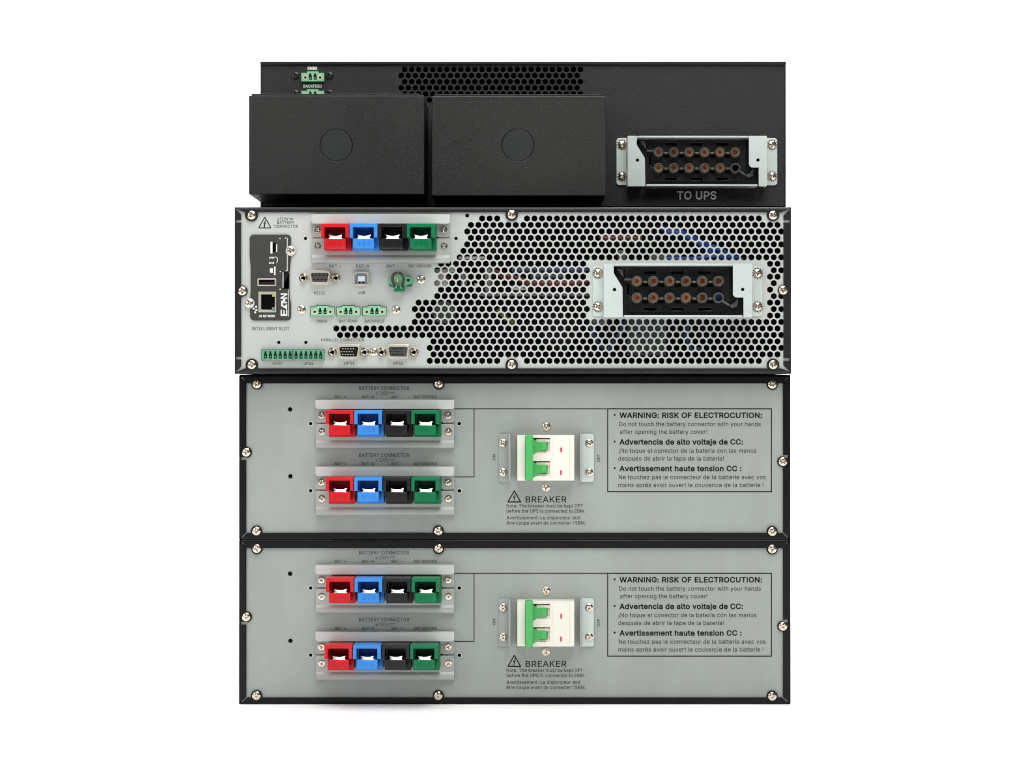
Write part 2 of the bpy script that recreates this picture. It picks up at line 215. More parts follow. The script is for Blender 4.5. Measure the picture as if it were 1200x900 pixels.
m610;274,0 274,260 269,288 253,311 229,326 199,330 178,328 158,320 140,307 126,289 117,266 114,238 114,0 53,0 53,379 112,379 112,306 118,323 132,346 151,363 172,376 195,384 219,386 257,380 287,361 309,331 317,308 322,321 337,343 357,361 381,375 407,383 437,386 468,383 497,372 522,354 541,328 553,296 557,255 557,0 496,0 496,254 490,289 473,313 447,326 419,330 395,328 374,320 358,307 345,290 338,270 335,247 335,0
n410;296,235 290,275 273,304 246,323 210,329 184,326 161,317 141,303 126,283 117,257 114,227 114,0 53,0 53,379 112,379 112,307 124,332 152,362 187,379 227,384 264,380 295,369 321,349 341,321 353,285 357,240 357,0 296,0
o415;96,187 99,151 108,117 124,89 145,66 173,51 207,46 242,51 270,66 292,89 307,117 316,151 319,187 316,224 307,258 292,287 270,310 242,325 207,330 173,325 145,310 124,287 108,258 99,224|376,133 359,85 333,46 299,16 256,-2 207,-8 159,-2 117,16 82,46 56,85 40,133 34,187 40,243 56,291 82,330 117,360 159,378 207,384 256,378 299,360 333,330 359,291 376,243 381,187
p424;188,325 161,312 140,291 125,263 116,229 113,189 116,150 125,115 140,86 162,65 188,51 220,47 253,51 279,66 301,88 316,117 325,151 328,189 325,227 316,261 301,290 280,311 253,325 220,330|313,16 274,-2 229,-8 198,-5 173,4 153,17 138,31 118,59 114,59 114,-143 53,-143 53,379 112,379 112,319 118,319 137,346 152,360 171,373 197,381 229,384 274,378 313,361 345,332 370,293 385,245 390,189 385,133 370,84 346,45
q424;172,325 145,311 124,290 108,261 99,227 96,189 99,151 109,117 124,88 145,66 172,51 205,47 236,51 263,65 284,86 299,115 309,150 312,189 309,229 300,263 284,291 263,312 237,325 205,330|151,378 196,384 228,381 253,373 272,360 287,346 307,319 313,319 313,379 372,379 372,-143 311,-143 311,59 306,59 287,31 272,17 252,4 227,-5 195,-8 151,-2 111,16 79,45 55,84 39,133 34,189 39,245 55,293 79,332 112,361
r259;114,237 114,0 53,0 53,379 112,379 112,321 115,321 130,347 152,367 181,380 213,385 229,384 243,384 243,322 230,324 207,326 182,323 159,315 140,301 126,284 117,262
s365;156,329 131,317 114,299 109,277 112,258 124,243 144,232 172,223 229,209 275,194 306,171 325,142 331,107 326,75 312,47 290,24 260,6 223,-5 182,-8 145,-5 112,3 84,18 62,38 45,63 36,94 94,107 105,79 124,60 150,49 181,45 217,50 244,62 262,81 268,103 265,121 254,136 237,147 212,155 149,170 104,186 72,208 53,237 47,274 51,305 65,332 87,354 115,370 149,381 187,384 223,381 254,372 279,358 299,339 314,316 324,290 268,277 258,298 243,316 219,328 187,333
t227;204,379 204,327 126,327 126,98 128,76 136,61 150,53 170,50 185,51 202,54 213,2 192,-3 168,-4 125,2 92,21 72,52 65,93 65,327 6,327 6,379 65,379 65,471 126,471 126,379
u410;296,153 296,379 357,379 357,0 298,0 298,73 286,47 257,17 222,0 182,-5 146,-1 115,11 89,31 69,59 57,95 53,139 53,379 114,379 114,144 119,105 137,75 164,56 200,50 226,53 249,62 268,77 283,97 293,122
v389;203,87 224,155 305,379 371,379 226,0 163,0 17,379 84,379 165,155 187,87 195,59
w567;429,0 368,0 319,172 305,225 291,280 284,309 277,280 263,225 248,172 199,0 138,0 23,379 87,379 133,214 154,137 170,64 186,135 206,214 252,379 316,379 362,214 382,136 397,66 413,135 434,214 480,379 545,379
x378;189,155 178,136 148,85 91,0 21,0 155,195 29,379 100,379 147,306 179,253 191,233 202,253 233,306 282,379 352,379 224,192 358,0 287,0 231,85 200,136
y389;371,379 204,-58 191,-85 177,-107 159,-124 139,-136 117,-143 91,-145 65,-143 47,-139 61,-86 71,-87 88,-90 104,-89 118,-84 130,-74 141,-58 151,-36 163,-1 17,379 84,379 165,155 187,87 195,60 202,87 224,155 305,379
z380;48,379 333,379 333,331 126,60 126,56 339,56 339,0 42,0 42,46 254,320 254,323 48,323
¡196;116,299 98,296 81,299 66,309 56,324 52,342 56,359 66,374 81,384 98,388 116,384 131,374 141,359 144,342 141,324 131,309|129,222 133,-125 64,-125 68,222
±453;198,282 198,383 255,383 255,282 388,282 388,225 255,225 255,124 198,124 198,225 65,225 65,282|388,81 388,24 65,24 65,81
è404;151,61 179,50 212,46 234,48 254,53 271,61 285,73 297,88 306,105 365,91 353,63 335,39 311,19 283,4 249,-5 212,-8 161,-2 117,16 82,46 56,85 40,132 34,187 39,242 55,290 81,329 115,359 157,378 205,384 236,382 266,374 294,361 319,341 341,315 357,282 368,242 371,194 371,169 97,169 100,139 110,106 128,80|205,330 173,326 146,313 125,294 109,270 99,241 97,221 308,221 307,237 298,269 283,294 263,314 237,326|180,429 114,529 182,529 230,429
é404;151,61 179,50 212,46 234,48 254,53 271,61 285,73 297,88 306,105 365,91 353,63 335,39 311,19 283,4 249,-5 212,-8 161,-2 117,16 82,46 56,85 40,132 34,187 39,242 55,290 81,329 115,359 157,378 205,384 236,382 266,374 294,361 319,341 341,315 357,282 368,242 371,194 371,169 97,169 100,139 110,106 128,80|205,330 173,326 146,313 125,294 109,270 99,241 97,221 308,221 307,237 298,269 283,294 263,314 237,326|177,429 225,529 293,529 227,429
ê404;151,61 179,50 212,46 234,48 254,53 271,61 285,73 297,88 306,105 365,91 353,63 335,39 311,19 283,4 249,-5 212,-8 161,-2 117,16 82,46 56,85 40,132 34,187 39,242 55,290 81,329 115,359 157,378 205,384 236,382 266,374 294,361 319,341 341,315 357,282 368,242 371,194 371,169 97,169 100,139 110,106 128,80|308,221 307,237 298,269 283,294 263,314 237,326 205,330 173,326 146,313 125,294 109,270 99,241 97,221|95,435 95,438 175,529 233,529 313,438 313,435 252,435 204,495 155,435
í166;114,0 53,0 53,379 114,379|107,429 57,429 104,529 173,529
−453;67,228 386,228 386,170 67,170
 187;""".split("\n"):
    _a, _p = _l[1:].split(";", 1)
    GLYPHS[_l[0]] = (int(_a), [[tuple(map(int, q.split(","))) for q in l.split(" ")] for l in _p.split("|") if l])
CAPH = 509.0
GLYPHS["I"] = (186, [[(60, 0), (60, 509), (126, 509), (126, 0)]])
GLYPHS["1"] = (330, [[(150, 0), (150, 432), (62, 374), (62, 440), (156, 509), (216, 509), (216, 0)]])
_GC = {}
def glyph(ch, bold):
    """triangulated outline of a character, thickened by `bold`"""
    if (ch, bold) in _GC: return _GC[ch, bold]
    adv, ls = GLYPHS[ch]; loops = []
    for l in ls:
        P = [Vector(p) for p in l]; N = len(P); Q = []
        for i in range(N):
            e0 = (P[i] - P[i - 1]).normalized(); e1 = (P[(i + 1) % N] - P[i]).normalized()
            nn = Vector((-e0.y - e1.y, e0.x + e1.x))
            Q.append(P[i] + nn * (bold / max(0.5, 1 + e0.dot(e1))))
        loops.append(Q)
    V = []; E = []
    for q in loops:
        o = len(V); V += q; E += [(o + i, o + (i + 1) % len(q)) for i in range(len(q))]
    if not V: r = (adv, [], [])
    else:
        vs, es, fs = delaunay_2d_cdt(V, E, [], 0, 1e-4)[:3]; keep = []
        for f in fs:
            cx = sum(vs[i].x for i in f) / len(f); cy = sum(vs[i].y for i in f) / len(f); w = 0
            for q in loops:
                for i in range(len(q)):
                    p0, p1 = q[i - 1], q[i]
                    if (p0.y <= cy) != (p1.y <= cy) and p0.x + (cy - p0.y) / (p1.y - p0.y) * (p1.x - p0.x) > cx: w += 1 if p1.y > p0.y else -1
            if w < 0: keep.append(list(f))
        r = (adv, [(v.x, v.y) for v in vs], keep)
    _GC[ch, bold] = r
    return r

class Lines:
    """each printed line becomes a part of its own"""
    def __init__(self, parent): self.parent = parent
    def text(self, *a, **k): MB().text(*a, **k).build("printed_lettering", self.parent)

class MB:
    """collects shapes; every shape is measured at the depth of its front face"""
    def __init__(self): self.bm = bmesh.new(); self.mats = []
    def mi(self, m):
        if m not in self.mats: self.mats.append(m)
        return self.mats.index(m)
    def _take(self, b, m, dref, flat=False):
        f = (DC - dref) / DC; i = self.mi(m); mp = {}
        for v in b.verts:
            mp[v] = self.bm.verts.new((((CX + (v.co.x - CX) * f) - CX) * S, -v.co.z * S, (FLOOR - (CY + (v.co.y - CY) * f)) * S))
        for fc in b.faces:
            try:
                nf = self.bm.faces.new([mp[v] for v in fc.verts]); nf.material_index = i; fc.normal_update(); nm = fc.normal; nf.smooth = not (flat and max(abs(nm.x), abs(nm.y), abs(nm.z)) > 0.9995)
            except ValueError: pass
        b.free()
    def box(self, x0, x1, y0, y1, d0, d1, m, bev=0.0, seg=2, dref=None):
        b = bmesh.new(); bmesh.ops.create_cube(b, size=1)
        for v in b.verts:
            v.co = (x0 if v.co.x < 0 else x1, y0 if v.co.y < 0 else y1, d0 if v.co.z < 0 else d1)
        if bev: bmesh.ops.bevel(b, geom=b.edges[:], offset=bev, segments=seg, profile=0.5, affect='EDGES')
        self._take(b, m, d1 if dref is None else dref, True); return self
    def plate(self, outline, d0, d1, m, holes=(), bev=0.0, res=1, dref=None):
        cu = bpy.data.curves.new("tmp", 'CURVE'); cu.dimensions = '2D'; cu.fill_mode = 'BOTH'
        for loop in [outline] + list(holes):
            sp = cu.splines.new('POLY'); sp.points.add(len(loop) - 1); sp.use_cyclic_u = True
            for p, (x, y) in zip(sp.points, loop): p.co = (x, y, 0, 1)
        t = (d1 - d0) / 2; cu.extrude = max(t - bev, 0.0)
        if bev: cu.bevel_depth = bev; cu.bevel_resolution = res; cu.offset = -bev
        o = bpy.data.objects.new("tmp", cu); COL.objects.link(o)
        dg = bpy.context.evaluated_depsgraph_get(); me = bpy.data.meshes.new_from_object(o.evaluated_get(dg))
        b = bmesh.new(); b.from_mesh(me); bmesh.ops.remove_doubles(b, verts=b.verts[:], dist=1e-4)
        for v in b.verts: v.co.z += (d0 + d1) / 2
        bpy.data.objects.remove(o); bpy.data.curves.remove(cu); bpy.data.meshes.remove(me)
        self._take(b, m, d1 if dref is None else dref, True); return self
    def lathe(self, x, y, prof, m, n=24, dref=None, axis='d'):
        b = bmesh.new(); rings = []
        for r, d in prof:
            if r <= 1e-6: rings.append([b.verts.new((x, y, d))])
            else: rings.append([b.verts.new((x + r * math.cos(2 * PI * k / n), y + r * math.sin(2 * PI * k / n), d)) for k in range(n)])
        for a, c in zip(rings, rings[1:]):
            for k in range(n):
                k2 = (k + 1) % n
                q = [a[k % len(a)], a[k2 % len(a)], c[k2 % len(c)], c[k % len(c)]]
                q = list(dict.fromkeys(q))
                if len(q) > 2: b.faces.new(q)
        self._take(b, m, max(p[1] for p in prof) if dref is None else dref); return self
    def cyl(self, x, y, r, d0, d1, m, n=24, bev=0.0):
        if bev: return self.lathe(x, y, [(r, d0), (r, d1 - bev), (r - bev * .3, d1 - bev * .3), (r - bev, d1), (0, d1)], m, n)
        return self.lathe(x, y, [(r, d0), (r, d1), (0, d1)], m, n)
    def tube(self, pts, r, m, n=10, dref=None, closed=False):
        P = [Vector(p) for p in pts]; b = bmesh.new(); rings = []
        up = Vector((0.31, 0.2, 0.93)); N = len(P)
        for i, p in enumerate(P):
            t = (P[min(i + 1, N - 1)] - P[max(i - 1, 0)]).normalized()
            u = t.cross(up); u = u.normalized() if u.length > 1e-3 else Vector((1, 0, 0)); w = t.cross(u)
            rings.append([b.verts.new(p + (u * math.cos(2 * PI * k / n) + w * math.sin(2 * PI * k / n)) * r) for k in range(n)])
        for a, c in zip(rings, rings[1:]):
            for k in range(n): b.faces.new((a[k], a[(k + 1) % n], c[(k + 1) % n], c[k]))
        b.faces.new(rings[0]); b.faces.new(rings[-1][::-1])
        self._take(b, m, max(p[2] for p in pts) if dref is None else dref); return self
    def quadstrip(self, rows, m, dref):
        b = bmesh.new(); V = [[b.verts.new(p) for p in r] for r in rows]
        for a, c in zip(V, V[1:]):
            for k in range(len(a) - 1): b.faces.new((a[k], a[k + 1], c[k + 1], c[k]))
        self._take(b, m, dref); return self
    def text(self, s, x0, x1, base, cap, d, m, bold=0.0, rot=0, thick=0.25, track=22):
        """s fitted between x0 and x1, capitals `cap` tall; rot: +1 reads upwards, -1 downwards (x0,x1 then run along y)"""
        b = bmesh.new(); pen = 0
        for ch in s:
            adv, vs, fs = glyph(ch, bold)
            bv = [b.verts.new((p[0] + pen, p[1], 0)) for p in vs]
            for f in fs: b.faces.new([bv[i] for i in f])
            pen += adv + track
        bmesh.ops.delete(b, geom=[v for v in b.verts if not v.link_faces], context='VERTS')
        xs = [v.co.x for v in b.verts]; a, c = min(xs), max(xs); k = (x1 - x0) / (c - a); ky = cap / CAPH
        for v in b.verts:
            u = (v.co.x - a) * k; w = v.co.y * ky
            if rot == 0: v.co = (x0 + u, base - w, 0)
            elif rot > 0: v.co = (base - w, x1 - u, 0)
            else: v.co = (base + w, x0 + u, 0)
        r = bmesh.ops.extrude_face_region(b, geom=b.faces[:])
        for e in r['geom']:
            if isinstance(e, bmesh.types.BMVert): e.co.z += thick
        for v in b.verts: v.co.z += d
        self._take(b, m, d); return self
    def build(self, name, parent=None, loc=None, label=None):
        bmesh.ops.recalc_face_normals(self.bm, faces=self.bm.faces[:])
        me = bpy.data.meshes.new(name)
        if parent is not None:
            base = parent.matrix_world.translation if parent.parent is None else parent.parent.location
            bmesh.ops.translate(self.bm, verts=self.bm.verts[:], vec=-base)
        self.bm.to_mesh(me); self.bm.free()
        for m in self.mats: me.materials.append(m)
        sm = [p.use_smooth for p in me.polygons]
        me.set_sharp_from_angle(angle=math.radians(32))
        me.polygons.foreach_set("use_smooth", sm)
        o = bpy.data.objects.new(name, me); COL.objects.link(o)
        if parent is not None: o.parent = parent
        if label: o["label"] = label
        return o
def pos(x, y, d):
    f = (DC - d) / DC
    return Vector(((x - CX) * f * S, -d * S, (FLOOR - (CY + (y - CY) * f)) * S))
def thing(name, label, cat, loc, group=None):
    o = bpy.data.objects.new(name, None); COL.objects.link(o); o.location = loc; o.empty_display_size = 0.02
    o["label"] = label; o["category"] = cat
    if group: o["group"] = group
    bpy.context.view_layer.update()
    return o

# shared small hardware -------------------------------------------------
def screw_mesh(name, m, dome=0.42, washer=False, flat=False):
    b = bmesh.new(); n = 64; rings = 16
    def h(r): return dome * math.sqrt(max(0, 1 - (0.93 * r) ** 2)) if not flat else dome * (1 - 0.25 * r ** 4)
    V = []
    for i in range(rings + 1):
        r = i / rings; row = []
        for k in range(n if i else 1):
            a = 2 * PI * k / n; x, y = r * math.cos(a), r * math.sin(a); z = h(r)
            w = 0.15 if r > 0.22 else 0.24
            if r < 0.64 and (abs(x) < w or abs(y) < w): z -= 0.34 * (1 - 0.45 * r / 0.64)
            row.append(b.verts.new((x, -z, y)))
        V.append(row)
    V.append([b.verts.new((v.co.x, 0.02, v.co.z)) for v in V[-1]])
    for a, c in zip(V, V[1:]):
        for k in range(n):
            k2 = (k + 1) % n; q = list(dict.fromkeys([a[k % len(a)], a[k2 % len(a)], c[k2 % len(c)], c[k % len(c)]]))
            if len(q) > 2: b.faces.new(q)
    if washer:
        t = []
        for k in range(48):
            a = 2 * PI * k / 48; r = 1.36 if k % 4 < 2 else 1.12
            t.append([(r * math.cos(a), r * math.sin(a))])
        lo = [b.verts.new((p[0][0], 0, p[0][1])) for p in t]; hi = [b.verts.new((p[0][0], -0.12 - 0.05 * (k % 4 < 2), p[0][1])) for k, p in enumerate(t)]
        c = b.verts.new((0, -0.16, 0))
        for k in range(48):
            b.faces.new((lo[k], lo[(k + 1) % 48], hi[(k + 1) % 48], hi[k])); b.faces.new((hi[k], hi[(k + 1) % 48], c))
    bmesh.ops.recalc_face_normals(b, faces=b.faces[:])
    for f in b.faces: f.smooth = True
    me = bpy.data.meshes.new(name); b.to_mesh(me); b.free(); me.materials.append(m); me.set_sharp_from_angle(angle=math.radians(28))
    return me
SM = screw_mesh("screw", SCRW); SMB = screw_mesh("screw_black", SCRB, 0.38); SMW = screw_mesh("screw_washer", SCRW, 0.6, True)
SMF = screw_mesh("screw_flat", SCRW, 0.22, False, True)
def screw(root, x, y, d, r=5.0, me=SM, name="screw", rot=None):
    o = bpy.data.objects.new(name, me); COL.objects.link(o); o.parent = root
    f = (DC - d) / DC
    o.location = pos(x, y, d) - root.location; o.scale = (r * S * f,) * 3
    o.rotation_euler = (0, random.uniform(0, PI / 2) if rot is None else rot, 0)
    return o

def flange_top(x0, x1, yo, yi, tabs, cl, cr, sgn=1):
    """flange strip running in x, outer edge yo, inner edge yi, round tabs (x, y, r); cl/cr: mitre insets"""
    pts = [(x1 - 1.0, yo), (x0 + 1.0, yo), (x0 + cl, yi)]
    for cx, cy, r in sorted(tabs):
        dy = (yi - cy); hw = math.sqrt(max(r * r - dy * dy, 0.1))
        a0 = math.atan2(sgn * dy, -hw); a1 = math.atan2(sgn * dy, hw)
        if a0 < 0: a0 += 2 * PI
        for k in range(15):
            a = a0 + (a1 - a0) * k / 14
            pts.append((cx + r * math.cos(a), cy + sgn * r * math.sin(a)))
    pts.append((x1 - cr, yi))
    return pts
def swap(pts): return [(y, x) for x, y in pts]

def case(root, x0, x1, y0, y1, xi0, xi1, yi0, yi1, dl, tabs_t, tabs_b, tab_l, tab_r, notch_l, notch_r, depth, mitre, gap=0.5, LIPM=LIPM):
    """sheet-metal shell, folded front flanges with screw tabs"""
    f = (DC - dl) / DC
    X0, X1, Y0, Y1 = [c + (v - c) * f for v, c in ((x0, CX), (x1, CX), (y0, CY), (y1, CY))]
    m = MB(); t = 1.8; db = dl - depth; dr = 0
    m.box(X0, X1, Y0, Y0 + t, db, dl - 3.0, LIPM, 0.0, dref=0); m.box(X0, X1, Y1 - t, Y1, db, dl - 3.0, LIPM, 0.0, dref=0)
    m.box(X0, X0 + t, Y0 + t - .2, Y1 - t + .2, db, dl - 1.7, LIPM, dref=0); m.box(X1 - t, X1, Y0 + t - .2, Y1 - t + .2, db, dl - 1.7, LIPM, dref=0)
    m.box(X0 + .3, X1 - .3, Y0 + .3, Y1 - .3, db - t, db + .2, LIPM, dref=0)
    m.build("chassis", root)
    for tabs, yo, yi, sg in ((tabs_t, y0, yi0, 1), (tabs_b, y1, yi1, -1)):
        R = 3.2; fm = MB().plate(flange_top(x0 + R, x1 - R, yo + sg * R, yi, tabs, mitre[0] - R, mitre[1] - R, sg), dl - 2.2, dl, LIPM)
        fm.quadstrip([[(x0 + 1 + (R - 1) * math.sin(a), yo + sg * (R - R * math.cos(a)), dl - R + R * math.sin(a)) , (x1 - 1 - (R - 1) * math.sin(a), yo + sg * (R - R * math.cos(a)), dl - R + R * math.sin(a))] for a in [PI / 2 * k / 6 for k in range(7)]], LIPM, dl)
        fm.build("flange", root)
    for tab, xo, xi, sg, nt in ((tab_l, x0, xi0, 1, notch_l), (tab_r, x1, xi1, -1, notch_r)):
        cuts = [y0] + nt + [y1]
        for a, b in zip(cuts, cuts[1:]):
            tb = [(c[1], c[0], c[2]) for c in tab if a < c[1] < b]
            ca = (abs(xi - xo) + 0.4) if a == y0 else 1.0; cb = (abs(xi - xo) + 0.4) if b == y1 else 1.0
            pts = swap(flange_top(a + gap, b - gap, xo, xi, tb, ca, cb, sg))
            MB().plate(pts, dl - 2.3, dl - 0.1, LIPM, bev=.9, res=3).build("flange", root)

def triangle(m, x0, x1, y0, y1, d, w, ink):
    xm = (x0 + x1) / 2; cy = y0 + (y1 - y0) * 0.66
    def sc(k): return [(xm + (x - xm) * k, cy + (y - cy) * k) for x, y in ((xm, y0), (x1, y1), (x0, y1))]
    m.plate(rounded(sc(1), 0.6), d, d + .25, ink, [sc(1 - w)])
    h = y1 - y0
    bolt = [(xm + .9, y0 + h * .30), (xm - 1.9, y0 + h * .63), (xm - .1, y0 + h * .60), (xm - .9, y0 + h * .90), (xm - 1.5, y0 + h * .80), (xm - .6, y0 + h * .95),
            (xm + .4, y0 + h * .83), (xm - .2, y0 + h * .86), (xm + 1.5, y0 + h * .50), (xm - .4, y0 + h * .54), (xm + 1.6, y0 + h * .32)]
    m.plate(bolt, d, d + .25, ink)
def volts(m, x0, x1, base, cap, d, ink):
    w = x1 - x0; m.text("\u00b1120V", x0, x0 + w * .70, base, cap, d, ink)
    m.box(x0 + w * .76, x1, base - cap * .80, base - cap * .66, d, d + .25, ink)
    for k in range(3):
        a = x0 + w * (.76 + .09 * k); m.box(a, a + w * .055, base - cap * .40, base - cap * .26, d, d + .25, ink)

# power connector row ---------------------------------------------------
def power_connector(root, hx, hy, P, m, dx=3.6, seed=0):
    """hx, hy: left and top of the hood as measured; P: panel depth"""
    F = P + 44; B = P + 22
    c = MB()
    hood = rounded([(hx, hy), (hx + 32.6, hy), (hx + 32.6, hy + 16.2), (hx + 28.4, hy + 16.2), (hx + 28.4, hy + 3.9), (hx + 3.9, hy + 3.9), (hx + 3.9, hy + 16.2), (hx, hy + 16.2)],
                   [1.1, 1.1, .5, .3, .4, .4, .3, .5], 3)
    c.plate(hood, B, F, m, bev=0.45)
    # body behind: frame round the cavity
    bx = hx + dx; ring = rect(bx, bx + 31.2, hy + 1.0, hy + 31.4, 1.0)
    c.plate(ring, P + 2, B, m, [rect(bx + 3.6, bx + 27.4, hy + 4.6, hy + 19.5)], bev=0.4)
    c.box(bx + 3, bx + 28, hy + 4, hy + 20, P + 2, P + 6, m, dref=B)
    # lower step and tongue
    c.box(bx + 0.2, bx + 31.0, hy + 17.2, hy + 31.2, P + 3, P + 16, m, 0.5)
    c.box(bx + .4, bx + 25.2, hy + 17.4, hy + 28.6, P + 14, F - 1, m, 0.8, 3)
    # embossed marks on the tongue
    for k in range(3):
        xx = bx + 5.6 + 5.8 * k
        c.plate(rect(xx, xx + 3.6, hy + 20.6, hy + 24.4, .8), F - 1.3, F - .3, m, [rect(xx + .9, xx + 2.7, hy + 21.5, hy + 23.5, .5)])
    o = c.build("power_connector", root)
    # silver blade: curved leaf, tilted to the light
    rows = []
    for j in range(9):
        v = j / 8; r = []
        for i in range(11):
            u = i / 10 * 2 - 1; wid = 8.0 - 1.6 * math.sin(v * PI)
            yy = hy + 13.0 + 4.8 * v + 1.5 * (1 - u * u) * (1 - v)
            r.append((hx + 16.9 + wid * u, yy, P + 38.2 + 2.0 * v - .8 * u * u))
        rows.append(r)
    q = MB().quadstrip(rows, SILV, P + 38)
    q.quadstrip([[(x, y + .5, d - .9) for x, y, d in r] for r in rows], SILV, P + 38)
    q.box(hx + 11, hx + 22.8, hy + 16.4, hy + 18, P + 8, P + 36, SILV, dref=P + 38)
    q.build("contact", o)
def connector_row(root, x0, y0, P, hx, hy):
    W, H = 162.8, 57.0
    m = MB()
    cut = lambda cx, cy: circ(cx, cy, 3.2, 16)
    m.plate(rounded([(x0, y0), (x0 + W, y0), (x0 + W, y0 + 27), (x0, y0 + 27)], [1, 1, 4, 4]), P + .2, P + 3.2, BRKT, bev=0.4)
    m.plate(rounded([(x0, y0), (x0 + W, y0), (x0 + W, y0 + 10.8), (x0, y0 + 10.8)], [.8, .8, 3.5, 3.5]), P + 11, P + 13.2, BRKS, bev=0.3)
    m.box(x0 + .6, x0 + W - .6, y0 + .3, y0 + 2.4, P + 2, P + 12, BRKS, .4)
    m.build("connector_bracket", root)
    m = MB()
    m.plate(rounded([(x0 + .5, y0 + 28.3), (x0 + W, y0 + 28.3), (x0 + W, y0 + H), (x0 + .5, y0 + H)], [2.5, 2.5, 1.2, 1.2]), P + .2, P + 5.2, BRKT, bev=0.4)
    # rolled lip along the lower edge
    prof = [(H - 9.6, 5.1), (H - 8.6, 5.6), (H - 7.6, 6.6), (H - 6.4, 7.2), (H - 2.4, 7.2), (H - .8, 6.6), (H - .1, 5.0), (H - .1, .4)]
    m.quadstrip([[(x0 + .8, y0 + yy, P + d), (x0 + W - .3, y0 + yy, P + d)] for yy, d in prof], BRKT, P + 7.2)
    m.build("connector_bracket", root)
    for k, (sx, sy) in enumerate(((7.2, 17.9), (7.4, 37.2), (W - 7.3, 18.0), (W - 6.9, 37.2))):
        zz = 2.0 if k in (1, 3) else 0.0; screw(root, x0 + sx, y0 + sy, P + 3.4 + zz, 4.0, SMF)
        MB().plate(circ(x0 + sx, y0 + sy, 5.0), P + 3.0 + zz, P + 3.7 + zz, BRKT, [circ(x0 + sx, y0 + sy, 4.15)]).build("screw_collar", root)
    for k, mm in enumerate((RED, BLUE, BLK, GRN)):
        power_connector(root, hx + 33.45 * k, hy, P, mm, seed=k)
    m = MB(); m.cyl(x0 + W - 14.8, y0 + 27.6, 1.5, P + 3.1, P + 3.9, VOID, 12).build("rivet_hole_disc", root)  # black disc painted for the dark of a hole, nothing is cut

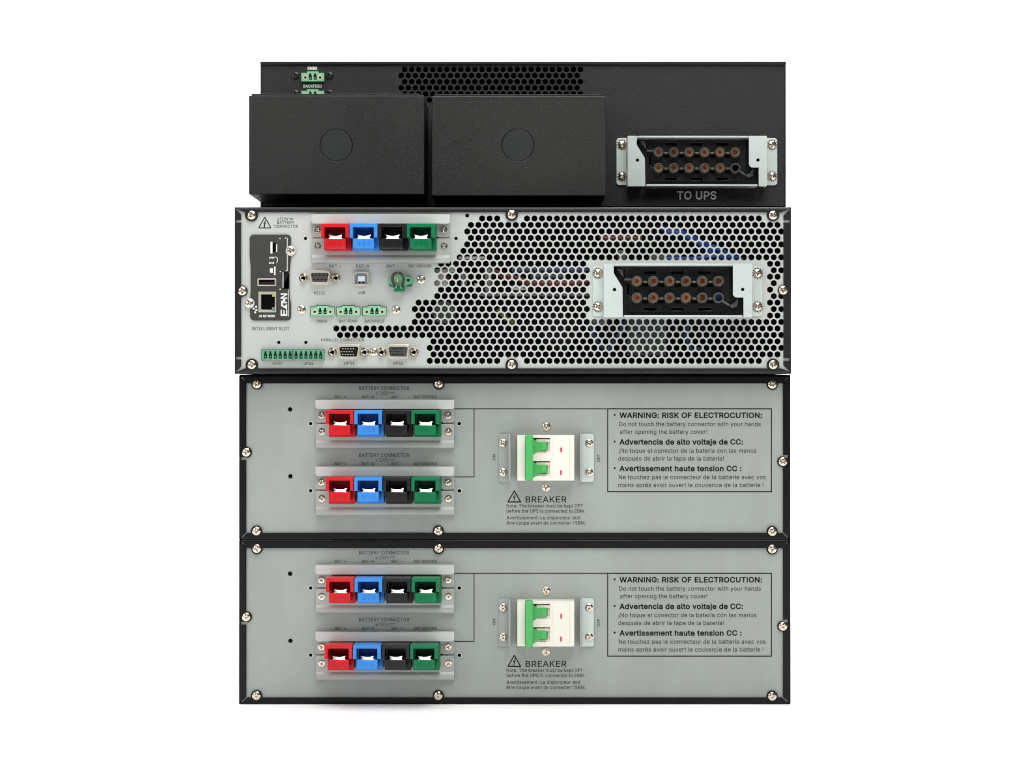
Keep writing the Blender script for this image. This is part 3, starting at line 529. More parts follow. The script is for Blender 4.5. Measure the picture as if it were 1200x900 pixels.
# twelve-pole connector in its folded shroud ----------------------------------
def pole_connector(root, X, Y, k, P, lastcol, flw=13.5, empty_mat=VOID):
    """X,Y: upper-left of the shroud front as measured; k: its scale"""
    F = P + 24
    def pt(x, y): return (X + x * k, Y + y * k)
    def pl(pts): return [pt(*p) for p in pts]
    m = MB(); W, H = 173.8, 63.0
    left = rounded(pl([(0, 0), (11.5, 0), (11.5, 11), (21.7, 28), (22.3, H), (0, H)]), [.8, .3, 1, 1, .3, .8])
    right = rounded(pl([(151.3, 0), (W, 0), (W, H), (163.5, H), (163.5, 39.5), (151.3, 39.5)]), [.3, .8, .8, .3, .3, 4.5])
    m.plate(left, F - 2, F, SHRD, [circ(*pt(12.4, 30.4), 2.1 * k, 16)], bev=.4); m.plate(right, F - 2, F, SHRD, [circ(*pt(162.6, 30.2), 2.1 * k, 16)], bev=.4)
    # shroud walls (folded sheet): top, bottom, left, right and mounting flanges
    a = pt(0, 0); b = pt(W, H)
    m.box(a[0] + 13 * k, a[0] + 150.5 * k, a[1], a[1] + 2.2 * k, P, F - .2, SHRD, .4); m.box(a[0] + 23.5 * k, a[0] + 162 * k, b[1] - 2.6 * k, b[1] - .2, P, F - .2, SHRD, .4)
    m.box(a[0], a[0] + 2 * k, a[1] + .4, b[1] - .4, P + 1, F - 1.2, SHRD, .3, dref=F); m.box(b[0] - 2 * k, b[0], a[1] + .4, b[1] - .4, P + 1, F - 1.2, SHRD, .3, dref=F)
    m.box(a[0] + 1, a[0] + 24 * k, a[1] + .2, a[1] + 2.2 * k, P, F - 1.6, SHRD, dref=F); m.box(a[0] + 150 * k, b[0] - 1, a[1] + .2, a[1] + 2.2 * k, P, F - 1.6, SHRD, dref=F)
    m.build("connector_shroud", root)
    fl = MB(); y0, y1 = Y + 2.6 * k, Y + 61.5 * k
    fl.plate(rounded([(X - flw, y0), (X + 3, y0), (X + 3, y1), (X - flw, y1)], [3.5, .2, .2, 3.5]), P + .2, P + 2.6, SHRD, bev=.4)
    fl.build("mounting_tab", root)
    fl = MB(); xr = X + W * k
    fl.plate(rounded([(xr - 6, y0), (xr + flw - 1, y0), (xr + flw - 1, y1), (xr - 6, y1)], [.2, 3.5, 3.5, .2]), P + .2, P + 2.6, SHRD, bev=.4)
    fl.build("mounting_tab", root)
    for sx in (X - 7.0 * k, xr + 6.2 * k):
        for sy in (11.2, 50.4): screw(root, sx, Y + sy * k, P + 2.6, 4.9 * k, SMW)
    # block
    Q = P + 6; blk = MB()
    slots = [rect(*[v for p in ((pt(x, 0)[0], pt(x + 15, 0)[0]), (pt(0, y)[1], pt(0, y + 3)[1])) for v in p], .5) for x in (47, 79, 111) for y in (9.0, 52.0)]
    slots += [rect(pt(x, 0)[0], pt(x + 2.2, 0)[0], pt(0, 24)[1], pt(0, 37)[1], .4) for x in (27, 144.5)]
    blk.plate(rect(pt(14, 0)[0], pt(163, 0)[0], pt(0, 2.5)[1], pt(0, 60.5)[1], 1), Q - 4, Q, BLOCK, slots, bev=.3)
    blk.box(pt(14, 0)[0], pt(163, 0)[0], pt(0, 2.5)[1], pt(0, 60.5)[1], P + .3, P + .9, VOID)
    raised = rounded(pl([(26, 5), (148, 5), (148, 43), (142, 45), (142, 56), (28, 56), (28, 40), (33, 38), (33, 22), (26, 20)]), 1.5, 3)
    blk.plate(raised, Q, Q + 3.0, BLOCK, [s for s in slots[:6] ], bev=.5)
    tb = blk.build("terminal_block", root)
    cols = [38.7 + 19.2 * i for i in range(6)]
    for j, yy in enumerate((20.3, 39.8)):
        rb = MB()
        for i in range(5):
            xa = cols[i] + 6.9; rb.box(*[v for p in ((pt(xa, 0)[0], pt(xa + 5.2, 0)[0]), (pt(0, yy - .2)[1], pt(0, yy + 2.2)[1])) for v in p], Q + 1, Q + 11, RINGM, .5)
            rb.box(*[v for p in ((pt(xa - 1, 0)[0], pt(xa + 6.4, 0)[0]), (pt(0, yy + 2.2)[1], pt(0, yy + 7)[1])) for v in p], Q + 2.8, Q + 3.3, VOID)
        rb.build("rib", tb)
        for i, xx in enumerate(cols):
            x, y = pt(xx, yy); r = 6.15 * k
            last = (j == 1 and i == 5)
            so = MB().lathe(x, y, [(r, Q), (r, Q + 15), (r - .5, Q + 16), (r - 1.3, Q + 16), (r - 1.7, Q + 15), (r - 1.7, Q + 4)], RINGM, 24)
            if not last:
                so.cyl(x + .15, y - .2, r * .2, Q + 4, Q + 9, CPPD, 10); so.lathe(x, y, [(r - 1.75, Q + 3), (r - 1.75, Q + 13.5), (r - 2.3, Q + 14), (r - 2.5, Q + 13.6), (r - 3.3, Q + 9), (r - 3.9, Q + 5), (0, Q + 4.6)], CPPR, 20)
            else:
                so.cyl(x, y, r - 1.8, Q + 3, Q + 6, lastcol, 20)
            so.build("socket", tb)
    lt = MB()   # keying latch in the corners
    lb = MB(); lb.tube([(pt(138, 0)[0], pt(0, 43)[1], Q + 8), (pt(146.5, 0)[0], pt(0, 48.5)[1], Q + 8)], 1.3, RINGM, 8); lb.build("rib", tb)
    lt.plate(pl([(147, 49), (152, 47), (156.5, 41), (157.5, 44), (156, 50), (150, 52)]), Q + 1, Q + 6, RINGM, bev=.3)
    lt.build("latch", tb); lt = MB()
    lt.plate(pl([(15, 6), (22, 7), (23, 16), (20, 13)]), Q + 1, Q + 7, RINGM, bev=.3)
    lt.box(pt(24, 0)[0], pt(33, 0)[0], pt(0, 17.5)[1], pt(0, 19.5)[1], Q + 2, Q + 9, RINGM, .4)
    lt.build("latch", tb)

def term2(root, x, y, P, w=27.4, bright=TERMB):
    """two-pole green header, x,y = left and top of its low ears"""
    m = MB()
    out = rounded([(x, y), (x + 6.6, y), (x + 6.6, y - 1.8), (x + w - 6.6, y - 1.8), (x + w - 6.6, y), (x + w, y), (x + w, y + 9.6), (x, y + 9.6)], .4, 2)
    def slot(cx): return [(cx - 1.9, y + 7.9), (cx - 1.9, y + 3), (cx - 1.1, y + 2.2), (cx - 1.1, y + .4), (cx + 1.1, y + .4), (cx + 1.1, y + 2.2), (cx + 1.9, y + 3), (cx + 1.9, y + 7.9)]
    hs = [slot(x + w / 2 - 2.85), slot(x + w / 2 + 2.85), circ(x + 4.6, y + 5.2, 1.5, 12), circ(x + w - 4.6, y + 5.2, 1.5, 12)]
    m.plate(out, P, P + 7, bright, hs, bev=.25)
    m.plate(rect(x + .4, x + w - .4, y + .4, y + 9.2), P + .1, P + 2, TERMD)
    for s in (-1, 1): m.cyl(x + w / 2 + s * 2.85, y + 5.9, .7, P + 2, P + 5, TERMB, 8)
    for cx in (x + 4.6, x + w - 4.6):
        m.plate(circ(cx, y + 5.2, 2.9, 16), P + 7, P + 7.3, TAN, [circ(cx, y + 5.2, 1.6, 12)])
    m.plate(rounded([(x - .6, y - .9), (x + 6, y - .9), (x + 6, y - 2.7), (x + w - 6, y - 2.7), (x + w - 6, y - .9), (x + w + .6, y - .9), (x + w + .6, y + 10.1), (x - .6, y + 10.1)], .3, 2), P + .05, P + .5, TERMD)
    return m.build("terminal_header", root)

# ------------------------------------------------------------------ white studio sweep
def sweep():
    b = bmesh.new(); prof = [(-3.2, 0)] + [(1.0 + 0.7 * math.sin(a), 0.7 - 0.7 * math.cos(a)) for a in [PI / 2 * k / 12 for k in range(13)]] + [(1.7, 3.0)]
    L = [(b.verts.new((-3.5, y, z)), b.verts.new((3.5, y, z))) for y, z in prof]
    for (a, c), (e, f) in zip(L, L[1:]): b.faces.new((a, c, f, e))
    for f in b.faces: f.smooth = True
    bmesh.ops.recalc_face_normals(b, faces=b.faces[:])
    me = bpy.data.meshes.new("floor"); b.to_mesh(me); b.free(); me.materials.append(FLR)
    o = bpy.data.objects.new("floor", me); COL.objects.link(o); o["kind"] = "structure"; o["label"] = "plain white studio floor curving up into the backdrop"
sweep()

# ------------------------------------------------------------------ battery cabinets
def battery_cabinet():
    D0 = -20.0; P = D0 - 2.6
    root = thing("battery_cabinet", "battery cabinet with grey panel and green breaker, directly under the perforated unit", "battery cabinet",
                 ((0, -D0 * S + 0.2, (FLOOR - 634.4) * S)), "battery cabinets")
    case(root, 280, 926.5, 438.9, 633.4, 288.5, 917.5, 449.4, 624.6, D0,
         [(301, 450, 6.6), (514, 450, 6.6), (905, 450.4, 6.6)], [(300.5, 622.5, 6.6), (513.5, 622.5, 6.6), (905, 623, 6.6)],
         [(288.8, 530, 6.4)], [(917.3, 541, 6.4)], [537.5], [535.0], 760, (9.5, 9.5), 0.6, LIPB)
    holes = [circ(x, y, r, 14) for x, y, r in ((340, 479.7, 2.7), (340.3, 558.2, 2.7), (364, 496.4, 2), (538.2, 496.4, 2.2), (364, 575, 2), (538.3, 575.2, 2.2))]
    pn = MB().plate(rect(283, 923, 442, 630), P - 2, P, BATP, holes).build("rear_panel", root)
    for x, y in ((364, 496.4), (538.2, 496.4), (364, 575), (538.3, 575.2)):
        MB().lathe(x, y, [(3.1, P), (3.0, P + .5), (2.3, P + .6), (2.2, P)], SHRD, 16).build("eyelet", pn)
    for x, y in ((301, 450), (514, 450), (905, 450.4), (300.5, 622.3), (513.5, 622.3), (905, 623), (288.6, 530), (917.4, 541)):
        screw(root, x, y, D0, 4.9)
    for dy in (0, 78.4):
        connector_row(root, 369.6, 468.5 + dy, P, 381.6, 480.8 + dy)
        t = Lines(pn)
        t.text("BATTERY CONNECTOR", 421, 479.6, 457.0 + dy, 4.2, P, INKM); q = MB(); volts(q, 440, 462.5, 462.6 + dy, 4.0, P, INKG); q.build("printed_lettering", pn)
        t.text("BAT +", 392.3, 405, 466.6 + dy, 3.2, P, INKM); t.text("BAT-N", 424.3, 438, 466.6 + dy, 3.2, P, INKM)
        t.text("BAT \u2212", 459, 471.5, 466.6 + dy, 3.2, P, INKM); t.text("BAT GROUND", 485, 512, 466.6 + dy, 3.2, P, INKM)
    # printed lines and warning box
    t = MB(); w = 1.0
    t.box(532.5, 712, 478.6, 478.6 + w, P, P + .25, INK); t.box(555, 555 + w, 479.6, 558.4, P, P + .25, INK); t.box(532.5, 556, 558.4, 558.4 + w, P, P + .25, INK)
    t.plate(rect(711.6, 904.6, 478.5, 576.8), P, P + .26, INK, [rect(712.8, 903.4, 479.7, 575.6)])
    t.build("printed_line", pn)
    t = Lines(pn)
    for s, x0, x1, y, c, b in (("WARNING: RISK OF ELECTROCUTION:", 725.8, 893, 489.6, 5.9, 26), ("Do not touch the battery connector with your hands", 725.8, 891.5, 499.4, 4.9, 0),
                               ("after opening the battery cover!", 726.6, 828.8, 508.4, 4.9, 0), ("Advertencia de alto voltaje de CC:", 725.8, 870.7, 520.8, 5.9, 26),
                               ("\u00a1No toque el conector de la bater\u00eda con las manos", 725.2, 886.4, 530.5, 4.9, 0), ("despu\u00e9s de abrir la tapa de la bater\u00eda!", 724.6, 848.2, 539.7, 4.9, 0),
                               ("Avertissement haute tension CC :", 725.8, 869, 552.0, 5.9, 26), ("Ne touchez pas le connecteur de la batterie avec vos", 725.2, 897.2, 561.6, 4.9, 0),
                               ("mains apr\u00e8s avoir ouvert le couvercle de la batterie !", 724.6, 894.6, 570.8, 4.9, 0)):
        t.text(s, x0, x1, y, c, P, INK if b else INKM, b)
    for y in (486.2, 517.4, 548.6): MB().cyl(720.3, y, 1.2, P, P + .26, INK, 12).build("printed_bullet", pn)
    q = MB(); triangle(q, 594.2, 611.2, 574, 588.9, P, .27, INK); q.build("warning_triangle", pn)
    t.text("BREAKER", 616, 663.8, 588.7, 6.9, P, INK, 5)
    t.text("Note: The breaker must be kept OFF", 593.7, 682.8, 594.7, 3.9, P, INKM); t.text("before the UPS is connected to EBM.", 593.7, 685.3, 600.7, 3.9, P, INKM)
    t.text("Avertissement: Le disjoncteur doit", 593.7, 680, 608.6, 3.9, P, INKM); t.text("\u00eatre coup\u00e9 avant de connecter l'EBM.", 593.7, 686.3, 614.7, 3.9, P, INKM)
    t.text("ON", 532.6, 539.4, 580.6, 3.2, P, INKM, 0, 1); t.text("OFF", 532.6, 541.2, 703.2, 3.2, P, INKM, 0, 1)
    # breaker -----------------------------------------------------------
    F = P + 20
    m = MB()
    m.plate(rect(606, 673.2, 509.8, 563.3, .8), P, F - 11, CREAM, bev=.5)
    m.box(606.2, 615.4, 510, 563.1, F - 14, F - 3, CREAM, .5)                    # low shoulder left of the bar
    win = [rect(624.4, 644.6, 513.2, 530.2), rect(624.4, 644.6, 540.4, 557.4)]
    m.plate(rect(616, 673, 510, 563.1, .4), F - 13, F, CREAM, win, bev=.35)
    m.box(647.4, 667.4, 510.4, 562.8, F - 1, F + .8, CREAM, .3); m.box(668.2, 673.0, 510.4, 562.8, F - 1, F + .5, CREAM, .3)
    for y in (517.0, 544.2):                                                       # window ledges
        m.box(628.5, 644.8, y - 2.4, y + 1.2, F - 12, F - 2.2, CREAM, .4); m.box(627.5, 644.8, y + 11.0, y + 13.4, F - 12, F - 2.2, CREAM, .4); m.box(641.6, 644.8, y - 2.4, y + 13.4, F - 12, F - 4, CREAM, .4)
    bk = m.build("breaker", root)
    g = MB(); T = F + 13
    g.box(615.8, 624.4, 509.6, 563.4, F - 10, T, BGRN, 1.0, 3)
    for y0 in (518.4, 545.2):
        g.plate([(624, y0 - 4.6), (627.5, y0 - 2.2), (630, y0 - .4), (640.9, y0), (640.9, y0 + 9.2), (630, y0 + 9.6), (627, y0 + 13), (624, y0 + 14)], F - 8, F + 1.0, BGRN, bev=.4)
        g.box(617, 624, y0 - 3, y0 + 12, F, T - 6, BGRN)
        g.box(634.2, 640.6, y0 + .5, y0 + 8.8, F - 2, F + 2.2, BGRN, .5)
    g.build("toggle", bk)
    for x, y in ((657.6, 527.3), (657.3, 554)):
        MB().box(x - 1.0, x + 1.0, y - 2.8, y + 2.8, F - .5, F + 1.2, REDM, .2).build("indicator_flag", bk)
    for x0, x1, wx, s in ((584.2, 598, 597.2, 1), (680.2, 695.8, 680.6, -1)):
        m = MB(); m.plate(rect(x0, x1, 508.4, 564.8, 2.2), P + .2, P + 2.4, SHRD if s < 0 else BATP, bev=.35)
        m.box(wx - 1.2, wx + 1.2, 508.8, 564.4, P, P + 15, BATP, .5, dref=P + 15)
        m.build("breaker_bracket", root)
    for x, y in ((589.6, 519.2), (589.6, 553.6), (690.4, 519.2), (690.4, 553.6)): screw(root, x, y, P + 2.5, 4.7)
    for x, y in ((640.2, 500.0), (639.8, 571.0)): screw(root, x, y, P, 4.9)
    return root

def copy_tree(o, parent=None):
    c = o.copy(); COL.objects.link(c); c.parent = parent
    for ch in list(o.children): copy_tree(ch, c)
    return c
bat = battery_cabinet()
bat2 = copy_tree(bat)
bat2.location.z = 0.0
for i, ch in enumerate(c for c in bat2.children if c.name.startswith("power_connector")):
    if i % 8 > 3: ch.location.x -= 1.4 * S        # the lower row of this cabinet sits slightly further left
    else: ch.location.x += 0.3 * S
for ch in bat2.children:
    if ch.name.startswith("screw") and "collar" not in ch.name: ch.rotation_euler.y = random.uniform(0, PI / 2)
bat2["label"] = "battery cabinet with grey panel and green breaker, at the very bottom of the stack"

# ------------------------------------------------------------------ uninterruptible power supply
def power_supply():
    D0 = 2.6; P = 0.0
    root = thing("power_supply", "power supply with pale perforated back panel and network card, between black unit and battery cabinets", "power supply", (0, 0.2, (FLOOR - 438.3) * S))
    case(root, 274.6, 927.4, 242.4, 438.2, 282.6, 918.2, 248.8, 431.6, D0,
         [(294.6, 251.8, 7.6), (599.6, 251.4, 7.4), (906, 251.8, 7.4)], [(295, 427.6, 7.4), (599.6, 427.6, 7.4), (906, 427.6, 7.4)],
         [(283.6, 341, 6.6)], [(918, 340, 6.4)], [259.3, 419.7], [259.3, 421.3], 800, (12, 12), 0.35)
    holes = []
    starts = {0: 565, 1: 552, 2: 547, 3: 552, 4: 547, 5: 543, 6: 539, 7: 516, 8: 512, 9: 516, 10: 512, 11: 516, 12: 512, 13: 490, 14: 486, 15: 490, 16: 486, 17: 395, 18: 399, 19: 508, 20: 504, 21: 508, 22: 504}
    for r in range(23):
        y = 256.0 + 7.585 * r; x = (705.25 if r % 2 == 0 else 709.63) - 8.765 * 60
        while x < 917:
            ok = x > starts[r] - 1.5 and x < (912.5 if r % 2 else 916.5)
            if r in (0, 22) and (590 < x < 612 or x > 892): ok = False
            if 7 <= r <= 15 and 689.5 < x < 899: ok = False
            if r == 10 and x > 911 or r == 11 and x > 906: ok = False
            if ok: holes.append(hexhole(x, y, 3.75))
            x += 8.765
    holes += [circ(x, y, rr, 12) for x, y, rr in ((547.6, 252.6, 2.4), (358, 279.4, 2), (534.4, 279.4, 2), (326.7, 401.3, 2), (358.4, 401.3, 2))]
    holes += [rect(706, 884, 312, 370)]
    pn = MB().plate(rect(277, 925, 244.6, 436), P - 1.6, P, UPSP, holes).build("rear_panel", root)
    for x, y in ((294.8, 252.2), (599.6, 251.4), (906, 252.2), (295, 427.4), (599.6, 427.4), (906, 427.4), (284, 341), (917.8, 340)): screw(root, x, y, D0, 5.0)
    # inside: things glimpsed through the holes
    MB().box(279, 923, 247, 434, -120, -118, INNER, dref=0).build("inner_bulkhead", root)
    def wires(pts_list, r, m):
        for pts in pts_list:
            q = []
            for a, b, t in [(pts[i], pts[i + 1], k / 6) for i in range(len(pts) - 1) for k in range(6)]:
                q.append(tuple(u + (v - u) * t for u, v in zip(a, b)))
            q.append(pts[-1]); MB().tube(q, r, m, 10, dref=-8).build("internal_wire", root)
    wires([[(776, 266, -18), (800, 272, -13), (822, 284, -12), (842, 292, -12), (872, 305, -22)], [(782, 272, -14), (800, 273, -12), (826, 288, -10), (838, 300, -12), (846, 312, -20)],
           [(778, 304, -12), (812, 304, -10), (838, 300, -10), (866, 302, -16)]], 3.7, WBLU)
    wires([[(600, 316.6, -14), (640, 316, -12), (690, 317, -14)], [(622, 324, -14), (660, 324, -14)],
           [(691, 378, -14), (700, 402, -12), (712, 410, -14), (725, 392, -16), (734, 374, -16)], [(808, 376, -16), (804, 392, -18), (812, 410, -18), (826, 408, -20)]], 3.5, WNVY)
    wires([[(590, 322, -12), (606, 326, -11), (620, 331.5, -10), (660, 332, -11), (690, 330, -14)], [(703, 279, -13), (725, 278.6, -12), (752, 279, -14)], [(524, 323, -12), (520, 334, -20)], [(578, 316, -18), (592, 324, -18)]], 3.4, WRED)
    wires([[(584, 362, -18), (592, 372, -16), (602, 378, -18)]], 3.4, WYEL)
    for nm, mm, dd in (("internal_plug", WHT, ((509, 524, 315, 336, -26, -12), (527, 533, 310, 319, -24, -13), (537, 568, 300.5, 303.5, -24, -12), (556, 562, 332, 336, -24, -12))),
                       ("internal_plug", GRYC, ((540, 547, 318, 336, -28, -15), (568, 576, 314, 342, -28, -17), (764, 795, 296.5, 305, -28, -13), (724, 734, 293, 305, -26, -13), (692, 712, 372, 380, -26, -13))),
                       ("internal_rail", GRYC, ((562, 692, 343.2, 346.6, -34, -13),)), ("internal_clip", WHT, ((601, 618, 336.5, 340, -30, -14),)),
                       ("internal_module", GRYM, ((735, 781, 372, 417, -44, -20),)), ("internal_module", INNER, ((716, 774, 262, 287, -74, -38),))):
        for a in dd: MB().box(*a, mm, 0.8).build(nm, root)
    for x, y, r, d in ((520, 366, 13, -20), (655, 388, 22, -26), (580, 280, 20, -30)):
        MB().lathe(x, y, [(0, d), (r, d - .5), (r + 1, d - 2), (r + 1, d - 60)], GRYM if d == -20 else INNER, 28).build("internal_capacitor", root)
    # lettering
    q = MB(); triangle(q, 302.2, 318.4, 253.4, 267.6, P, .22, INK); q.build("warning_triangle", pn)
    t = Lines(pn); q = MB(); volts(q, 325, 343.5, 258.4, 3.6, P, INKG); q.build("printed_lettering", pn); t.text("BATTERY", 324.8, 344.8, 262.4, 3.2, P, INKG); t.text("CONNECTOR", 321.5, 349, 266.8, 3.2, P, INKG)
    t.text("BAT +", 386, 399.5, 313.2, 3.2, P, INKG); t.text("BAT-N", 417.5, 432.5, 313.2, 3.2, P, INKG); t.text("BAT \u2212", 453, 467, 313.2, 3.2, P, INKG); t.text("BAT GROUND", 478.8, 505.5, 313.2, 3.2, P, INKG)
    t.text("RS232", 368, 381, 345, 3.4, P, INKG); t.text("USB", 419.5, 428, 344.6, 3.4, P, INKG)
    t.text("EMBS", 371.4, 383.2, 378, 3.2, P, INKG); t.text("BAT TEMP", 397.5, 418, 378, 3.2, P, INKG); t.text("BACKFEED", 427.5, 450, 378, 3.2, P, INKG)
    t.text("INTELLIGENT SLOT", 295.5, 339, 386.9, 3.8, P, INKG); t.text("PARALLEL CONNECTION", 376.5, 426.5, 400.0, 3.4, P, INKG)
    t.text("UPS1", 319.5, 330.5, 427.6, 3.4, P, INKG); t.text("UPS2", 356, 367, 427.6, 3.4, P, INKG); t.text("UPS1", 403.5, 414.5, 427.4, 3.4, P, INKG); t.text("UPS2", 461, 472, 427.4, 3.4, P, INKG)
    connector_row(root, 364.6, 251.2, P, 376.2, 262.0)
    # network card ---------------------------------------------------------
    m = MB()
    out = rounded([(292.4, 274.8), (341, 274.8), (341, 300), (339.2, 320), (339.2, 345), (341, 357), (341, 375.6), (293, 375.6), (293, 352), (293.6, 340), (293.6, 312), (292.4, 300)], [5, 5, 8, 8, 8, 8, 5, 5, 6, 6, 8, 8])
    cuts = [rect(319.6, 323.0, 284.5, 295.5, .5), rect(302.4, 322.8, 327, 334.2, .6), rect(303.6, 322.4, 343.0, 364.6, .3), rect(331, 338.6, 318.5, 338.0)]
    m.plate(out, P, P + 2.2, CARD, cuts, bev=.5)
    m.plate(rect(294, 337.6, 276.2, 374, 3), P - 14, P + .4, VOID)
    m.plate(rect(336.2, 337.0, 278.5, 317, .2), P + 2.1, P + 2.6, SINK); m.plate(rect(337.6, 338.1, 339, 371, .2), P + 2.1, P + 2.5, SINK)
    cd = m.build("network_card", root)
    m = MB(); m.plate(rect(301.6, 323.6, 326.2, 335.2, 1), P + .5, P + 3.2, DSHELL, [rect(303.2, 322, 327.6, 333.8, .5)], bev=.3)
    m.box(304, 321.4, 330.6, 333.2, P - 6, P + 1.6, BLK, .2); m.build("usb_port", cd)
    m = MB(); m.plate(rect(302.8, 323.6, 341.9, 365.9, .6), P, P + 3.6, DSHELL, [rounded([(305.8, 344.8), (318.8, 344.8), (318.8, 347.6), (322.2, 347.6), (322.2, 360.2), (318.8, 360.2), (318.8, 363.0), (305.8, 363.0)], .2, 1)], bev=.3)
    m.box(319, 322.4, 343, 347.4, P + 2, P + 3.8, mat("led_window_yellow", (0.35, 0.38, 0.10), 0.3), .2); m.box(319, 322.4, 360.4, 364.8, P + 2, P + 3.8, mat("led_window_green", (0.10, 0.26, 0.14), 0.3), .2)
    for k in range(8): m.box(307.2 + 1.35 * k, 307.9 + 1.35 * k, 345, 351, P - 4, P - 3, TAN)
    m.build("ethernet_port", cd)
    m = MB(); m.plate(rect(317.0, 319.2, 283.4, 297, .4), P + 2, P + 2.7, WINK); m.plate(rect(323.6, 324.8, 286, 295.4, .3), P + 2, P + 2.6, SINK); m.box(319.8, 322.6, 284.8, 295, P - 2, P - .6, BLK); m.build("micro_usb_port", cd)
    m = MB(); m.box(331.2, 332.2, 319, 337.5, P + 1, P + 2.6, SHRD); m.box(332.6, 338.4, 319.4, 337.4, P - 3, P + .8, BLK, .3)
    for a, b in ((327.8, 317.6), (335.2, 316.4), (327.6, 338.2), (327.4, 278.8), (334.0, 278.4)): m.box(a, a + 1.3, b, b + 1.3, P + 2.1, P + 2.5, SINK)
    m.build("card_slot", cd)
    t = MB(); d = P + 2.2
    # logotype running upwards
    t.text("E", 362.9, 370.3, 336.4, 7.2, d, SINK, 22, 1)
    t.plate([(329.4, 358.6), (336.4, 362.6), (336.4, 356.6), (333.8, 357.5), (333.8, 358.9), (332.4, 358.3), (332.4, 357.0)], d, d + .3, SINK)
    t.box(329.4, 331.2, 352.4, 358.6, d, d + .3, SINK); t.box(331.0, 336.4, 353.8, 355.4, d, d + .3, SINK)
    t.cyl(332.8, 352.0, 1.7, d, d + .4, SINK, 12); t.text("N", 343.8, 350.2, 336.4, 7.2, d, SINK, 22, 1)
    t.build("logotype", cd); Lines(cd).text("GB NETWORK", 303.4, 322.6, 371.6, 2.5, d, WINK, 18); t = MB()
    for a, b, r in ((315.6, 301.2, 0), (315.2, 307.4, 0)):
        for k in range(4): t.box(a + 1.6 * k, a + 1.6 * k + 1.0, b - .5 * (k % 2), b + 1.8, d, d + .25, SINK)
    t.tube([(322.4, 301, d + .1), (324.8, 302, d + .1), (325.4, 305, d + .1), (324.2, 308.4, d + .1)], .45, SINK, 6)
    t.box(316.2, 319.8, 314.4, 319.6, d, d + .25, SINK); t.box(321, 322.8, 312.4, 322.4, d, d + .2, SINK)
    for x, y in ((300, 359.4), (297.2, 361.6), (300.4, 363.4), (299.2, 366)): t.box(x - 1.0, x + 1.0, y - 1.0, y + 1.0, d, d + .25, WINK)
    for y0, y1 in ((343.5, 348), (357, 365.6)): t.box(325, 326.4, y0, y1, d, d + .2, INKG)
    t.build("printed_symbols", cd)
    for x, y in ((340.6, 293.8), (292.2, 355.4)):
        MB().lathe(x, y, [(6.0, P + 1), (6.0, P + 3), (5.4, P + 3.6), (0, P + 3.6)], SHRD, 24).build("washer", root); screw(root, x, y, P + 3.4, 4.6)
    # D-sub ports ------------------------------------------------------------
    def dsub(x0, x1, y0, y1, rows, male):
        m = MB(); w = x1 - x0
        sh = lambda k, a, b: rounded([(x0 + k, a), (x1 - k, a), (x1 - k - 2.0, b), (x0 + k + 2.0, b)], [3.4 - k * .5] * 4, 5)
        m.plate(rounded([(x0 - .8, y0 - .8), (x1 + .8, y0 - .8), (x1 - 1.2, y1 + .8), (x0 + 1.2, y1 + .8)], 4.2, 5), P, P + 1.4, DSHELL, bev=.4)
        m.plate(sh(.4, y0, y1), P + 1, P + 8.5, DSHELL, [sh(2.4, y0 + 2.2, y1 - 2.2)], bev=.4)
        hl = [circ(x, y, .95, 10) for x, y in rows]
        m.plate(sh(2.3, y0 + 2.1, y1 - 2.1), P + .4, P + (2.5 if male else 7.6), DGREY if not male else BLK, [] if male else hl)
        m.plate(sh(2.6, y0 + 2.4, y1 - 2.4), P + .2, P + 2, VOID)
        if male:
            for x, y in rows: m.cyl(x, y, .62, P + 2, P + 7, SILV, 8, .3)
        o = m.build("serial_port", root)
        return o
    nut_pts = ((355.6, 325.8), (393.5, 325.8), (389.4, 412.8), (427.2, 412.8), (447.4, 412.8), (485.2, 412.8))
    dsub(361.6, 388, 317.2, 332.8, [(366.2 + 4.25 * k, 322.4) for k in range(5)] + [(368.3 + 4.25 * k, 327.4) for k in range(4)], False)
    dsub(394.8, 422.6, 404, 420.2, [(400 + 3.1 * k + (1.55 if j % 2 == 0 else 0), 408.6 + 3.4 * j) for j in range(3) for k in range(5)], True)
    dsub(452.6, 480.6, 404, 420.2, [(458 + 3.1 * k + (1.55 if j % 2 == 0 else 0), 408.6 + 3.4 * j) for j in range(3) for k in range(5)], False)
    for x, y in nut_pts:
        m = MB(); m.plate(circ(x, y, 4.4, 6, random.random()), P, P + 7, SCRW, [circ(x, y, 2.3, 16)], bev=.5); m.cyl(x, y, 2.4, P, P + 1.5, VOID, 12); m.plate(circ(x, y, 5.4), P, P + .8, SCRW, bev=.2); m.build("hex_standoff", root)
    for x, y in ((438, 412.5), (353.4, 363), (464.2, 363), (493.4, 327.4)): screw(root, x, y, P, 4.9)
    # square usb socket
    m = MB(); m.plate(rect(414.2, 432.4, 318, 334.6, .8), P, P + 4.5, DSHELL, [rounded([(418.6, 319.8), (428, 319.8), (430.6, 322.2), (430.6, 332.6), (416, 332.6), (416, 322.2)], .4, 2)], bev=.4)
    m.plate(rect(415.2, 431.4, 319, 333.6), P + .1, P + .8, USBB); m.box(419.4, 427.6, 323.4, 329.6, P, P + 4.2, PWHT, .5)
    for x in (420.4, 424.8): m.box(x, x + 1.8, 330, 331.8, P, P + 2, VOID)
    m.build("usb_port", root)
    # green jumper plug with a wire loop
    m = MB(); F = P + 12
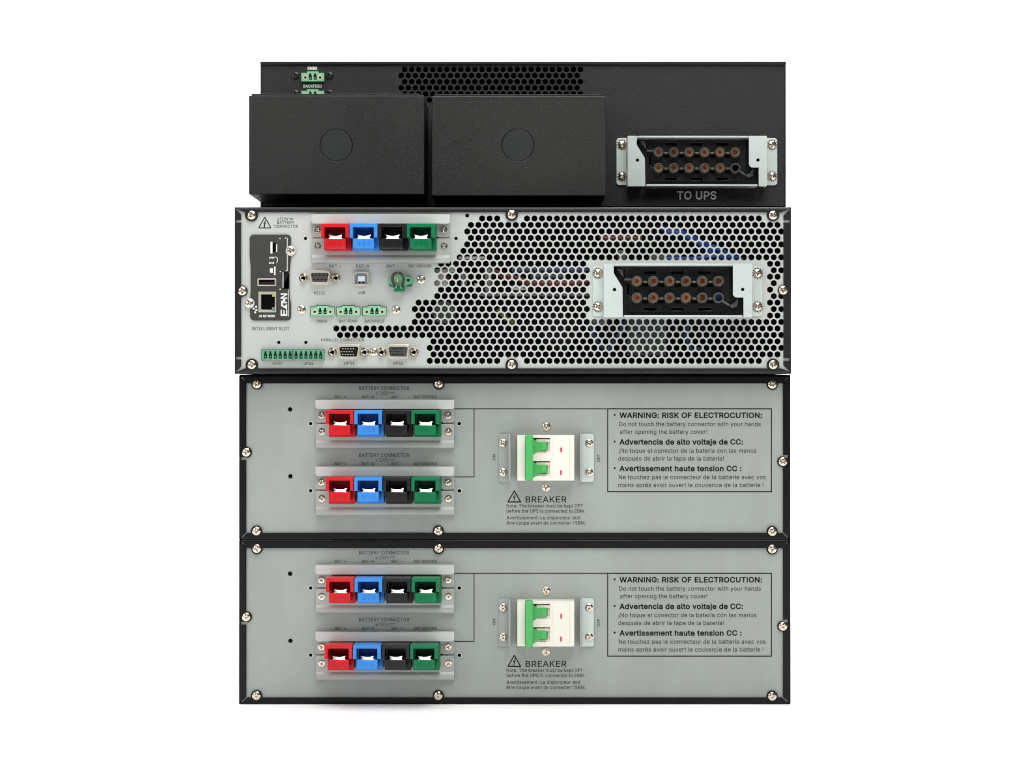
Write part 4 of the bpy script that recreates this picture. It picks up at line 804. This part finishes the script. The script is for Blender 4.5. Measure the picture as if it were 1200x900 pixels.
    m.plate(rounded([(454.6, 324.6), (460, 324.2), (463, 320), (473, 320), (476, 324.4), (483.6, 324.8), (483.6, 332), (476.5, 334), (472, 339), (469, 342.6), (465.4, 341.4), (460, 335), (454.6, 331.4)], .8, 3), P, F, TERM, [circ(478.2, 328.2, 1.9, 12)], bev=.5)
    m.box(456, 482.4, 331.4, 335.6, P, P + 8, GRN, .5); m.box(461.5, 474, 335, 341.4, P + 2, F + 2, GRN, 1.2); m.cyl(478.2, 328.2, 2.2, P, P + 8, GRN, 12)
    for x in (463.2, 470.6): m.box(x - 1.6, x + 1.6, 332.6, 338, F, F + 4, TERM, .4)
    jp = m.build("jumper_plug", root)
    loop = [(462.4, 336.2, F + 3), (461.0, 330.4, F + 9)] + [(467 + 6.6 * math.cos(a), 327.6 - 6.8 * math.sin(a), F + 10 + 5 * math.sin(a)) for a in [PI * (1.06 - 1.12 * k / 14) for k in range(15)]] + [(473.0, 330.4, F + 9), (471.6, 336.2, F + 3)]
    MB().tube(loop, 1.75, WBRN, 12, dref=F).build("wire_loop", jp)
    MB().tube([(465.5, 331.5, F), (466.2, 327.5, F + 2.5), (464.8, 325, F + 2)], 1.0, CPPR, 8, dref=F).build("wire_strand", jp)
    for x in (364.2, 394.5, 425.1): term2(root, x, 360.2, P)
    # twelve-way header
    m = MB(); sl = []
    for g0 in (309.0, 344.9):
        for k in range(6):
            cx = g0 + 2.0 + 5.78 * k
            sl.append([(cx - 1.9, 420.2), (cx - 1.9, 415), (cx - 1.1, 413.6), (cx - 1.1, 411.6), (cx + 1.1, 411.6), (cx + 1.1, 413.6), (cx + 1.9, 415), (cx + 1.9, 420.2)])
    m.plate(rect(306.4, 379.8, 410.2, 421.8, .4), P, P + 7, TERMM, sl, bev=.3); m.plate(rect(306, 380.2, 409.6, 422.2), P + .05, P + 2.2, TERMD)
    for s in sl: m.cyl((s[0][0] + s[-1][0]) / 2, 418, .75, P + 2, P + 4.6, TERMB, 8)
    m.box(342.5, 343.7, 410.0, 422.0, P + 6.6, P + 7.15, TERMD)
    m.build("terminal_header", root)
    pole_connector(root, 707.8, 309, 1.0, P, WBLU, 13.0)
    return root
ups = power_supply()

# ------------------------------------------------------------------ distribution unit on top
def distribution_unit():
    P = -130.0
    root = thing("distribution_unit", "black power distribution unit with two blank covers, on top of the stack", "distribution unit", (0, -P * S + 0.2, (FLOOR - 242.7) * S))
    f = (DC - P) / DC
    yb = 450 + (242.8 - 450) / f     # rests on the unit below
    X0, X1, Y0, Y1 = 600 + (305.2 - 600) * f, 600 + (920.8 - 600) * f, 450 + (72.4 - 450) * f, 242.8
    m = MB(); db = P - 700; t = 1.8
    m.box(X0, X1, Y0, Y0 + 4.2, db, P + 3.4, LIPM, 1.0, 3, dref=0); m.box(X0, X1, Y1 - t, Y1, db, P, LIPM, .4, dref=0)
    m.box(X0, X0 + t, Y0 + 1, Y1 - .2, db, P + 1.6, BLACK, .5, dref=0); m.box(X1 - t, X1, Y0 + 1, Y1 - .2, db, P + 1.6, BLACK, .5, dref=0)
    m.box(X0 + .3, X1 - .3, Y0 + .3, Y1 - .3, db - t, db + .2, LIPM, dref=0)
    m.build("chassis", root)
    holes = []
    for r in range(6):
        y = 81.4 + 7.16 * r
        x = 474.2 if r % 2 == 0 else 470.2
        while x < 682.5: holes.append(hexhole(x, y, 3.45)); x += 8.24
    pn = MB().plate(rect(306.8, 919.2, 75, 241.4), P - 2, P, BLACK, holes + [rect(737, 896, 162, 215)]).build("rear_panel", root)
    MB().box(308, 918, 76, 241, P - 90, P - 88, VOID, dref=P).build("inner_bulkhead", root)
    t = Lines(pn); t.text("EMBS", 360.6, 371.6, 81.6, 3.2, P, WINK, 30); t.text("BACKFEED", 355.6, 377.2, 102.4, 3.3, P, WINK, 30); t.text("TO UPS", 793.5, 839.5, 233.4, 9.0, P, WINK, 18)
    for y in (85.6, 106.6):
        term2(root, 353.2, y, P, 26.4)
        for x in (346.2, 386.0): screw(root, x, y + 3.2, P, 4.6, SMB)
    # terminal covers
    for x0, x1, y0, y1, cx, cy in ((291.6, 497.2, 112.0, 227.6, 394, 170), (506.2, 710.2, 112.6, 229.4, 607, 170)):
        F = P + 96
        m = MB(); fr = (DC - F) / DC
        m.plate(rect(x0, x1, y0, y1, 1.2), F - 2.2, F, COVER, [circ(cx, cy, 19.0, 48)], bev=.9, res=3)
        q = lambda v, c: c + (v - c) * fr
        a, b, c, e = q(x0, 600), q(x1, 600), q(y0, 450), q(y1, 450)
        m.box(a + .1, b - .1, c + .1, c + 2.2, P + .2, F - 1.0, COVER, .4, dref=0); m.box(a + .1, b - .1, e - 2.2, e - .1, P + .2, F - 1.0, COVER, .4, dref=0)
        m.box(a + .1, a + 2.2, c + 2, e - 2, P + .2, F - 1.1, COVER, dref=0); m.box(b - 2.2, b - .1, c + 2, e - 2, P + .2, F - 1.1, COVER, dref=0)
        m.box(a + 2.5, b - 5, c - 2.7, c - .5, P + .2, F - 3, COVER, .5, dref=0)      # top cap sheet
        cv = m.build("terminal_cover", root)
        MB().plate(circ(cx, cy, 18.55, 48), F - 2.4, F - .25, KNOCK, bev=.35).build("knockout", cv)
    pole_connector(root, 735.4, 159.2, 0.9405, P, VOID, 13.0)
    return root
pdu = distribution_unit()
